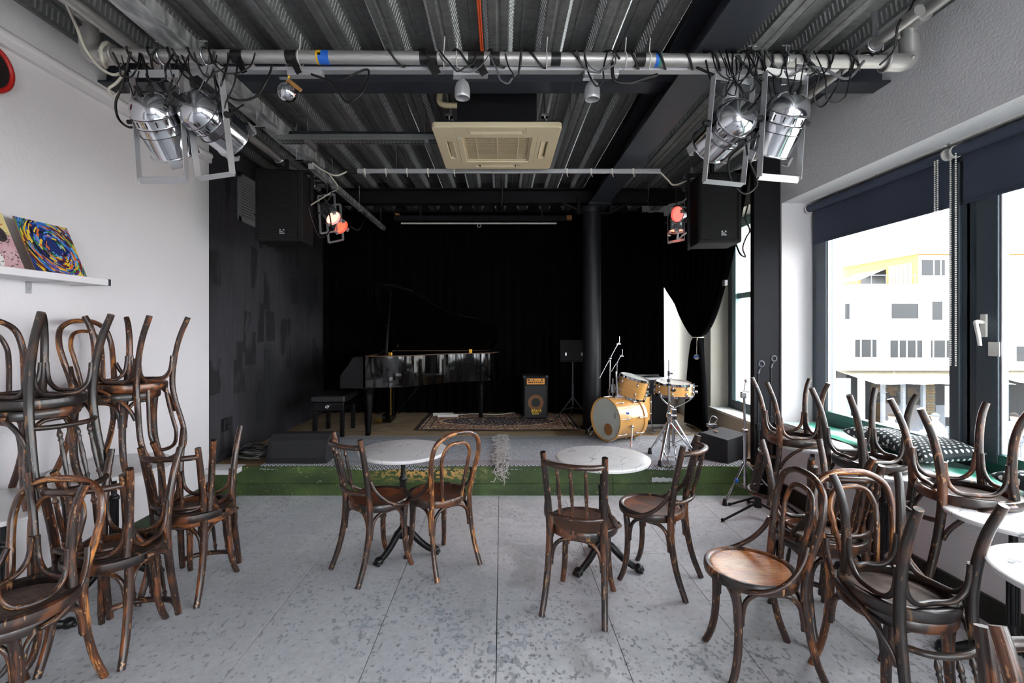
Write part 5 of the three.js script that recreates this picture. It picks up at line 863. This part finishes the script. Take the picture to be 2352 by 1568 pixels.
// drum kit
function drumShell(t, a, b, r, hoopMat, lugs, opts = {}) {          // a cylinder between two head centres
  const L = a.distanceTo(b), g = (geo) => alignTo(geo, a, b), th = 0.012;
  part(t, 'shell', g(lathe([[r - 0.008, 0.004], [r, 0.004], [r, L - 0.004], [r - 0.008, L - 0.004], [r - 0.008, 0.004]], 48)), MAT.maple);
  for (const y of [0, L]) { const w = opts.hoopW || 0.03; part(t, 'hoop', g(toCreasedNormals(lathe([[r + 0.002, y - w / 2], [r + 0.012, y - w / 2], [r + 0.012, y + w / 2], [r + 0.002, y + w / 2], [r + 0.002, y - w / 2]], 48), 0.6)), hoopMat); }
  part(t, 'head', g(lathe([[0, 0.002], [r, 0.0]], 48)), opts.frontHead || MAT.drumHead); part(t, 'head', g(lathe([[r, L], [0, L]], 48)), MAT.drumHead);
  for (let i = 0; i < lugs; i++) { const q = (i + 0.5) / lugs * 2 * PI, c = Math.cos(q), s = Math.sin(q); for (const y of [L * 0.27, L * 0.73]) part(t, 'lug', g(ball(0.016, 0, 0, 0, 10).scale(0.8, 1.1, 0.8).translate(c * (r + 0.01), y, s * (r + 0.01))), MAT.chrome); part(t, 'tension_rod', g(merge([rod(V(c * (r + 0.016), -0.01, s * (r + 0.016)), V(c * (r + 0.016), L * 0.27, s * (r + 0.016)), 0.0035, 6), rod(V(c * (r + 0.016), L * 0.73, s * (r + 0.016)), V(c * (r + 0.016), L + 0.01, s * (r + 0.016)), 0.0035, 6)])), MAT.chrome); }
}
{
  const c = at(1393, 964, 5.5), n = V(-0.87, 0, 0.5).normalize(), r = 0.238, b = c.clone().addScaledVector(n, -0.38); c.y = b.y = SY + 0.012 + r + 0.015;
  const t = thing('bass_drum', 'maple bass drum with a pale front head', 'drum');
  drumShell(t, c, b, r, MAT.maple, 8, { hoopW: 0.045, frontHead: M(0xc2c9bf, 0.45) });
  const g = (geo) => alignTo(geo, c, b), y = -0.003;
  part(t, 'felt_patch', (() => { const q = cyl(0.068, 0.068, 0.002, 0, 0, 0, 28); const side = V(0, 1, 0).cross(n).normalize(), p = c.clone().addScaledVector(n, 0.002).addScaledVector(side, -0.03 * -1).add(V(0, -0.115, 0)); return alignTo(q, p, p.clone().add(n)); })(), MAT.kraft, 'round brown patch on the head');
  part(t, 'head_mark', (() => { const side = V(0, 1, 0).cross(n).normalize(), bits = []; for (let i = 0; i < 6; i++) { const p = c.clone().addScaledVector(n, 0.003).addScaledVector(side, 0.13 + (i % 2) * 0.018).add(V(0, 0.09 - i * 0.011, 0)); bits.push(alignTo(box(0.02 + (i % 3) * 0.006, 0.001, 0.004), p, p.clone().add(n))); } return bits; })(), MAT.black, 'small dark maker mark');
  const s = V(0, 1, 0).cross(n).normalize();
  for (const k of [-1, 1]) { const p = c.clone().addScaledVector(n, -0.15).addScaledVector(s, k * (r + 0.01)).add(V(0, -0.06, 0)), f = p.clone().addScaledVector(s, k * 0.09).addScaledVector(n, 0.1); f.y = SY + 0.012; part(t, 'spur', [rod(p, f, 0.009), ball(0.022, p.x, p.y, p.z), ball(0.013, f.x, f.y, f.z)], MAT.chrome); }
  part(t, 'tape_mark', (() => { const p = c.clone().addScaledVector(n, -0.1).addScaledVector(s, (r + 0.004) * 0.92).add(V(0, 0.09, 0)); return box(0.05, 0.02, 0.004).translate(p.x, p.y, p.z); })(), MAT.blue);
  part(t, 'tom_mount', [rod(b.clone().lerp(c, 0.55).add(V(0, r - 0.02, 0)), b.clone().lerp(c, 0.55).add(V(-0.02, r + 0.3, 0)), 0.012), rbox(0.08, 0.03, 0.08, 0.01, b.x * 0.45 + c.x * 0.55, c.y + r + 0.005, (b.z * 0.45 + c.z * 0.55))], MAT.chrome);
}
{
  const t = thing('rack_tom', 'maple rack tom tilted over the bass drum', 'drum'), p = at(1452, 888, 5.68), ax = V(0.24, 1, 0.12).normalize();
  drumShell(t, p.clone().addScaledVector(ax, -0.115), p.clone().addScaledVector(ax, 0.115), 0.168, MAT.chrome, 6, { hoopW: 0.026 });
  part(t, 'mount', [rod(p.clone().add(V(-0.17, 0, 0)), p.clone().add(V(-0.23, -0.02, 0)), 0.012), rbox(0.05, 0.1, 0.05, 0.01, p.x - 0.23, p.y - 0.02, p.z), rod(p.clone().add(V(-0.23, 0.1, 0)), p.clone().add(V(-0.23, -0.22, 0)), 0.009)], MAT.chrome);
}
{
  const t = thing('floor_tom', 'maple floor tom half hidden behind the bass drum', 'drum'), p = V(1.70, 0, -6.1); drumShell(t, V(p.x, 0.42, p.z), V(p.x, 0.74, p.z), 0.185, MAT.chrome, 6, { hoopW: 0.026 });
  for (const a of [0.4, 2.5, 4.6]) part(t, 'leg', sweep([[p.x + 0.2 * Math.cos(a), 0.66, p.z + 0.2 * Math.sin(a)], [p.x + 0.2 * Math.cos(a), 0.4, p.z + 0.2 * Math.sin(a)], [p.x + 0.23 * Math.cos(a), SY + 0.01, p.z + 0.23 * Math.sin(a)]], 0.006, { seg: 8 }), MAT.chrome);
}
function tripod(t, x, y, z, h, R, a0, mat, tip = true) { for (let i = 0; i < 3; i++) { const a = a0 + i * 2 * PI / 3, c = Math.cos(a), s = Math.sin(a), f = V(x + c * R, y + 0.02, z + s * R); part(t, 'leg', [sweep([[x + c * 0.02, y + h, z + s * 0.02], [x + c * R * 0.55, y + h * 0.52, z + s * R * 0.55], f], 0.008, { seg: 8, flat: 1.6, rs: 8 }), rod(V(x, y + h * 0.3, z), V(x + c * R * 0.5, y + h * 0.5, z + s * R * 0.5), 0.006, 6)], mat); if (tip) part(t, 'rubber_foot', cyl(0.022, 0.013, 0.055, f.x, y + 0.028, f.z, 12), MAT.rubber); } }
{
  const p = at(1547, 892, 4.98), t = thing('snare_drum', 'maple snare drum on a chrome stand', 'drum'), ax = V(0.03, 1, 0.07).normalize();
  drumShell(t, p.clone().addScaledVector(ax, -0.06), p.clone().addScaledVector(ax, 0.06), 0.178, MAT.chrome, 8, { hoopW: 0.024, frontHead: MAT.drumHeadClear });
  const n = V(-0.35, 0, 0.94).normalize(), b = p.clone().addScaledVector(n, 0.181); part(t, 'badge', ball(0.022, 0, 0, 0, 12).scale(1.2, 0.8, 0.15).rotateY(-0.36).translate(b.x, b.y + 0.005, b.z), M(0x2a2a22, 0.4, 0.3));
  part(t, 'strainer', [rbox(0.03, 0.09, 0.03, 0.006, p.x + 0.185, p.y - 0.01, p.z + 0.03), box(0.06, 0.012, 0.012, p.x + 0.21, p.y + 0.03, p.z + 0.03), ball(0.015, p.x + 0.22, p.y - 0.03, p.z + 0.04)], MAT.chrome);
  const st = thing('snare_stand', 'chrome snare stand under the snare drum', 'stand'), bx = p.x + 0.0, bz = p.z;
  for (let i = 0; i < 3; i++) { const a = i * 2 * PI / 3 + 0.5, c = Math.cos(a), s = Math.sin(a); part(st, 'basket_arm', sweep([[bx, p.y - 0.2, bz], [bx + c * 0.1, p.y - 0.15, bz + s * 0.1], [bx + c * 0.19, p.y - 0.075, bz + s * 0.19], [bx + c * 0.198, p.y - 0.03, bz + s * 0.198]], 0.008, { seg: 10 }), MAT.chrome); }
  part(st, 'shaft', [rod(V(bx, p.y - 0.2, bz), V(bx, SY + 0.12, bz), 0.012), rod(V(bx, SY + 0.36, bz), V(bx, SY + 0.1, bz), 0.017), rbox(0.05, 0.06, 0.04, 0.008, bx, p.y - 0.24, bz), rbox(0.06, 0.05, 0.04, 0.008, bx, SY + 0.38, bz)], MAT.chrome);
  tripod(st, bx, SY + 0.012, bz, 0.34, 0.26, 0.9, MAT.chrome);
}
{
  const x = at(1536, 0, 4.72).x, z = -4.72, t = thing('hi_hat_stand', 'chrome hi-hat stand without cymbals in front of the snare drum', 'stand');
  part(t, 'rod', rod(V(x, 0.98, z), V(x, 1.27, z), 0.005, 8), MAT.steel); part(t, 'clutch', [cyl(0.012, 0.012, 0.05, x, 1.13, z), box(0.03, 0.016, 0.006, x + 0.025, 1.13, z), cyl(0.02, 0.026, 0.02, x, 1.02, z), cyl(0.016, 0.016, 0.03, x, 1.06, z)], MAT.steel);
  part(t, 'shaft', [rod(V(x, 0.6, z), V(x, 1.02, z), 0.009), rod(V(x, SY + 0.06, z), V(x, 0.72, z), 0.0135), rbox(0.04, 0.05, 0.035, 0.008, x, 0.72, z)], MAT.chrome);
  tripod(t, x, SY + 0.012, z, 0.36, 0.27, 2.2, MAT.chrome);
  part(t, 'footboard', rbox(0.09, 0.012, 0.26, 0.004).rotateX(-0.25).translate(x, SY + 0.08, z + 0.15), MAT.chromeDull); part(t, 'pedal_frame', [sweep([[x - 0.05, SY + 0.3, z], [x - 0.055, SY + 0.1, z + 0.02], [x - 0.04, SY + 0.025, z + 0.1]], 0.008, { seg: 8 }), sweep([[x + 0.05, SY + 0.3, z], [x + 0.055, SY + 0.1, z + 0.02], [x + 0.04, SY + 0.025, z + 0.1]], 0.008, { seg: 8 }), rbox(0.12, 0.015, 0.06, 0.004, x, SY + 0.02, z + 0.26)], MAT.chrome);
}
function boomStand(px, d, lab, bA, bB, base = true) {
  const p = at(px, 0, d), t = thing('cymbal_stand', lab, 'stand', [0, 0, 0], 0, 'chrome boom stands behind the drum kit'), j = at(...bA.concat(d)), k = at(...bB.concat(d)), m = j.clone().lerp(k, 0.55);
  part(t, 'shaft', [rod(V(p.x, SY + 0.3, p.z), V(m.x, m.y, m.z), 0.008), rod(V(p.x, SY + 0.1, p.z), V(p.x, 0.78, p.z), 0.013), rbox(0.035, 0.05, 0.03, 0.006, p.x, 0.8, p.z)], MAT.chrome); part(t, 'boom_arm', rod(j, k, 0.0065), MAT.chrome); part(t, 'tilter', [ball(0.02, m.x, m.y, m.z), ball(0.015, k.x, k.y, k.z), cyl(0.004, 0.004, 0.07, k.x + 0.01, k.y + 0.04, k.z), box(0.05, 0.01, 0.01, k.x, k.y - 0.02, k.z)], MAT.chrome);
  if (base) tripod(t, p.x, SY + 0.012, p.z, 0.36, 0.3, 0.8, MAT.chromeDull);
}
boomStand(1399, 5.95, 'chrome boom cymbal stand with a long slanting arm beside the column', [1377, 868], [1421, 786]); boomStand(1416, 6.6, 'second boom cymbal stand with a short slanting arm behind the rack tom', [1404, 853], [1428, 814]);
{
  const t = thing('flight_case', 'black flight case with metal edges behind the drums', 'case', [2.02, SY, -6.55], 0.1); part(t, 'body', rbox(0.42, 0.62, 0.4, 0.01, 0, 0.33, 0), MAT.tolex); part(t, 'edging', [0.02, 0.64].flatMap((y) => [box(0.44, 0.03, 0.03, 0, y, 0.2), box(0.44, 0.03, 0.03, 0, y, -0.2)]).concat([-0.21, 0.21].map((x) => box(0.03, 0.62, 0.03, x, 0.33, 0.2))), MAT.alu); for (const x of [-0.12, 0.12]) part(t, 'latch', rbox(0.05, 0.07, 0.01, 0.003, x, 0.45, 0.206), MAT.chromeDull);
}
{ const r = rng(31); for (let k = 0; k < 6; k++) { const P = []; let x = 1.75 + r() * 0.5, z = -5.7 - r() * 0.5; for (let i = 0; i < 9; i++) { P.push(V(x, SY + 0.02 + 0.03 * r(), z)); x += (r() - 0.45) * 0.22; z += (r() - 0.5) * 0.22; x = clamp(x, 1.6, 2.4); } single('cable', ['black', 'grey', 'dark', 'black', 'red', 'grey'][k] + ' cable ' + ['snaking behind the snare stand', 'crossing the others behind the drums', 'curled by the flight case', 'running to the tied curtain', 'lying among the black ones behind the drums', 'trailing along the beige wall foot'][k], 'cable', cable(P, 0.006, 70), k === 4 ? MAT.red : k % 2 ? MAT.cableGrey : MAT.cable, 'cables behind the drum kit'); } }
single('cable_box', 'small chrome cable box with leads on top of the monitor beside the pillar', 'junction box', [rbox(0.09, 0.035, 0.05, 0.006, 2.2, SY + 0.29, -5.02), cable([[2.17, SY + 0.31, -5.02], [2.2, SY + 0.39, -5.0], [2.25, SY + 0.36, -5.0], [2.24, SY + 0.29, -5.05]], 0.006)], MAT.chromeDull);
// floor stands in front of the stage
{
  const x = 2.245, z = -4.42, t = thing('straight_stand', 'chrome straight cymbal stand on the floor before the stage', 'stand', [0, 0, 0]);
  part(t, 'shaft', [rod(V(x, 0.1, z), V(x, 0.62, z), 0.016), rod(V(x, 0.6, z), V(x - 0.005, 0.95, z), 0.011), rbox(0.045, 0.03, 0.045, 0.008, x, 0.63, z), rbox(0.05, 0.06, 0.04, 0.01, x - 0.012, 0.96, z), rod(V(x - 0.01, 0.96, z), V(x + 0.012, 1.09, z), 0.008), ball(0.016, x + 0.012, 1.09, z), box(0.05, 0.014, 0.012, x + 0.02, 0.99, z)], MAT.chrome);
  tripod(t, x, 0, z, 0.33, 0.3, 2.6, MAT.chrome); part(t, 'tape_mark', rbox(0.022, 0.03, 0.03, 0.004, x - 0.12, 0.2, z + 0.09), MAT.blue);
}
function micStand(x, d, top, lab, a0) {
  const t = thing('microphone_stand', lab, 'stand', [x, 0, -d], 0, 'black microphone stands by the pillar'); part(t, 'shaft', [rod(V(0, 0.12, 0), V(0, top * 0.6, 0), 0.012), rod(V(0, top * 0.58, 0), V(0, top - 0.08, 0), 0.008), rbox(0.035, 0.06, 0.035, 0.008, 0, top * 0.59, 0)], MAT.tolex);
  part(t, 'hub', [cyl(0.03, 0.025, 0.1, 0, 0.14, 0)], MAT.black); for (let i = 0; i < 3; i++) { const a = a0 + i * 2 * PI / 3; part(t, 'leg', [rod(V(0, 0.13, 0), V(Math.cos(a) * 0.33, 0.015, Math.sin(a) * 0.33), 0.009), ball(0.015, Math.cos(a) * 0.34, 0.015, Math.sin(a) * 0.34)], MAT.tolex); }
  part(t, 'microphone_clip', [sweep([[0, top - 0.08, 0], [0.012, top - 0.04, 0], [0.02, top - 0.02, 0.01]], 0.012, { seg: 6 }), torus(0.022, 0.009, 0.02, top, 0.01)], MAT.steel); return t;
}
micStand(2.13, 3.98, 1.28, 'black tripod microphone stand beside the chrome cymbal stand', 2.9); micStand(2.36, 4.2, 1.31, 'second black tripod microphone stand with a grey clip against the pillar', 1.2);

// ---------- white wall: shelf and records ----------
{
  const t = thing('wall_shelf', 'white floating shelf on the white wall', 'shelf', [XL, 1.865, 0]); part(t, 'board', rbox(0.25, 0.04, 3.4, 0.004, 0.125, 0, -1.35), MAT.whiteTrim);
  part(t, 'end_cap', rbox(0.252, 0.042, 0.02, 0.003, 0.126, 0, -3.055), MAT.steel); for (const d of [2.78, 1.6, 0.4]) part(t, 'bracket', [box(0.2, 0.006, 0.03, 0.1, -0.023, -d), box(0.008, 0.07, 0.03, 0.004, -0.055, -d), ball(0.006, 0.01, -0.06, -d, 8)], MAT.alu);
}
const coverA = canvasTex(512, 512, (c, w, h) => {              // abstract strokes winding round two centres
  c.fillStyle = '#20306a'; c.fillRect(0, 0, w, h); const r = rng(12), col = ['#e2b62c', '#d86a28', '#2f6cc0', '#3a8a4e', '#6a2222', '#26306e', '#58a8dc', '#e8c440', '#141422', '#7a6ab8']; c.lineCap = 'butt';
  for (let i = 0; i < 620; i++) { const rad = 360 * Math.sqrt(1 - i / 640), a = r() * 7, ox = w * 0.56, oy = h * 0.5, st = rad / 180 + 1.2; c.strokeStyle = col[(r() * col.length) | 0]; c.lineWidth = 7 + r() * 17; c.beginPath(); for (let k = 0; k <= 8; k++) { const b = a + k * 0.05 * (0.6 + st * 0.25), q = rad * (1 + 0.05 * Math.sin(b * 3 + i)) + k * 2 * (i % 3 - 1), x = ox + q * 0.92 * Math.cos(b), y = oy + q * 1.1 * Math.sin(b + 0.25); k ? c.lineTo(x, y) : c.moveTo(x, y); } c.stroke(); }
});
const coverB = canvasTex(512, 512, (c, w, h) => {              // cream sleeve, red lettering, plain ink shapes on pink
  c.fillStyle = '#dcc98c'; c.fillRect(0, 0, w, h); c.fillStyle = '#c9a0a4'; c.beginPath(); c.moveTo(0, 220); c.lineTo(340, 250); c.lineTo(512, 200); c.lineTo(512, 512); c.lineTo(0, 512); c.fill();
  const r = rng(4); for (const [x, y, s, f] of [[110, 200, 90, '#171416'], [250, 300, 110, '#1c181a'], [420, 210, 70, '#40383a'], [130, 400, 100, '#dcd8d4'], [300, 440, 90, '#e2dedb'], [440, 380, 80, '#d0aab0']]) { c.fillStyle = f; c.beginPath(); c.ellipse(x, y, s * 0.75, s, 0.1, 0, 7); c.fill(); }
  c.strokeStyle = '#1a1618'; for (let i = 0; i < 190; i++) { c.lineWidth = 2 + r() * 5; const x = r() * w, y = 170 + r() * 340, l = 8 + r() * 26, a = r() * 6; c.beginPath(); c.moveTo(x, y); c.quadraticCurveTo(x + l * Math.cos(a + 1), y + l * Math.sin(a + 1), x + l * Math.cos(a), y + l * Math.sin(a) * 0.6); c.stroke(); }
  c.fillStyle = '#b23a22'; c.font = 'bold 88px serif'; c.fillText('g Jazz', 226, 118);
});
function sleeve(d0, d1, map, label) {          // leaning on the wall, printed face to the room
  const y0 = 1.887, xb = XL + 0.2, xt = XL + 0.075, w = d1 - d0, hh = 0.30, L = Math.hypot(hh, xb - xt), t = thing('record_sleeve', label, 'record', [xb, y0, -(d0 + d1) / 2]);
  const tilt = Math.atan2(xb - xt, hh);
  part(t, 'card', box(w, L, 0.004).translate(0, L / 2, 0).rotateX(-tilt).rotateY(PI / 2), MAT.kraft); part(t, 'print', new THREE.PlaneGeometry(w, L).translate(0, L / 2, 0.0026).rotateX(-tilt).rotateY(PI / 2), M(0xffffff, 0.5, 0, { map }));
}
sleeve(2.62, 2.945, coverA, 'record sleeve with swirling multicoloured abstract strokes on the shelf'); sleeve(2.235, 2.56, coverB, 'cream record sleeve with red lettering and ink drawing on the shelf');
{ const t = thing('wall_clock', 'round red rimmed wall clock on the white wall', 'clock', [XL, 2.97, -2.55], PI / 2); part(t, 'rim', torus(0.12, 0.014, 0, 0, 0.02, 10, 40), MAT.red); part(t, 'face', cyl(0.115, 0.115, 0.02, 0, 0, 0, 40).rotateX(PI / 2).translate(0, 0, 0.011), MAT.black); }

// ---------- window side ----------
function blind(d0, d1, label) {
  const t = thing('roller_blind', label, 'blind'), x = 2.885, yr = 2.695, yb = 2.36; part(t, 'roller', rod(V(x, yr, -d0 + 0.01), V(x, yr, -d1 - 0.01), 0.034, 20), MAT.blind); part(t, 'fabric', surface((u, v) => [x + 0.03 + 0.003 * Math.sin(u * 9), lerp(yr, yb, v), -lerp(d0 - 0.03, d1 + 0.03, u)], 20, 8), MAT.blind); part(t, 'hem_bar', rbox(0.014, 0.026, d0 - d1 - 0.06, 0.004, x + 0.03, yb + 0.008, -(d0 + d1) / 2), MAT.blind); part(t, 'head_strip', box(0.02, 0.012, d0 - d1, x - 0.02, 2.75, -(d0 + d1) / 2), MAT.plasticWhite);
  for (const d of [d0 - 0.008, d1 + 0.008]) part(t, 'end_bracket', cyl(0.04, 0.04, 0.012, 0, 0, 0).rotateX(PI / 2).translate(x, yr, -d), MAT.plasticWhite);
  const bead = new THREE.SphereGeometry(0.0055, 8, 6), low = yb - (d0 > 4 ? 0.05 : 1.05), bs = []; for (const o of [0.0, 0.035]) for (let y = yr - 0.03; y > low + 0.02; y -= 0.0135) bs.push(bead.clone().translate(x - 0.045, y, -(d0 > 4 ? d1 + 0.03 : d0 - 0.02) + o * (d0 > 4 ? 0 : 1) - (d0 > 4 && o ? 0.02 : 0))); const ch = part(t, 'bead_chain', bs, MAT.plasticWhite, 'white bead pull chain'); ch.userData.kind = 'stuff';
}
blind(4.5, 3.09, 'charcoal roller blind half lowered over the window beside the pillar'); blind(3.05, 1.4, 'charcoal roller blind half lowered over the window with the white handle'); blind(1.3, -0.45, 'charcoal roller blind half lowered over the third window'); blind(-0.55, -2.8, 'charcoal roller blind half lowered over the last window');
{ const t = thing('bench_cloth', 'green cloth spread along the window sill', 'cloth'); part(t, 'sheet', metreUV(surface((u, v) => { const d = lerp(4.4, 0.6, u), x = lerp(2.60, 2.92, v), n = 0.006 * Math.sin(d * 13 + v * 4) + 0.005 * Math.sin(d * 29 + v * 9); return [x + 0.01 * Math.sin(d * 7), SILL_Y + 0.009 + n * Math.sin(v * PI) + 0.002, -d]; }, 120, 12), 0.7), MAT.cloth); }
function cushion(x, y, d, w, l, turn, tilt, label) {
  const t = thing('dotted_cushion', label, 'cushion', [x, y, -d], turn, 'black cushions with white dots'); const f = (s) => (u, v) => { const a = u * 2 - 1, b = v * 2 - 1, e = (1 - Math.pow(Math.abs(a), 2.6)) * (1 - Math.pow(Math.abs(b), 2.6)), k = 1 - 0.06 * (1 - Math.abs(a * b)) , pk = 1 - 0.09 * (1 - Math.abs(b)) * Math.abs(a), pj = 1 - 0.09 * (1 - Math.abs(a)) * Math.abs(b); return [a * w / 2 * pk, s * (0.065 * Math.pow(Math.max(e, 0), 0.45) + 0.006 * Math.sin(a * 9 + b * 4) * e), b * l / 2 * pj]; };
  const g = merge([surface(f(1), 28, 28), surface(f(-1), 28, 28)]); part(t, 'cover', g.rotateZ(tilt), MAT.dots);
}
cushion(2.77, 0.785, 3.42, 0.34, 0.46, 0.15, -0.12, 'black cushion with white dots on the sill nearer the pillar'); cushion(2.76, 0.80, 3.08, 0.34, 0.44, -0.2, 0.16, 'black cushion with white dots leaning on the one nearer the pillar'); cushion(2.76, 0.785, 2.33, 0.34, 0.44, 0.1, -0.1, 'black cushion with white dots behind the bare marble table');
single('paper_scrap', 'torn grey paper stuck to the green stage front', 'paper', surface((u, v) => [1.41 + 0.2 * u, 0.135 + 0.045 * v * (1 - 0.3 * u) - 0.004 * Math.sin(u * 20), -STAGE_D + 0.022 + 0.006 * Math.sin(u * 5 + v)], 16, 4), M(0x9da0a2, 0.9, 0, { side: THREE.DoubleSide }));
renderer.render(scene, camera);
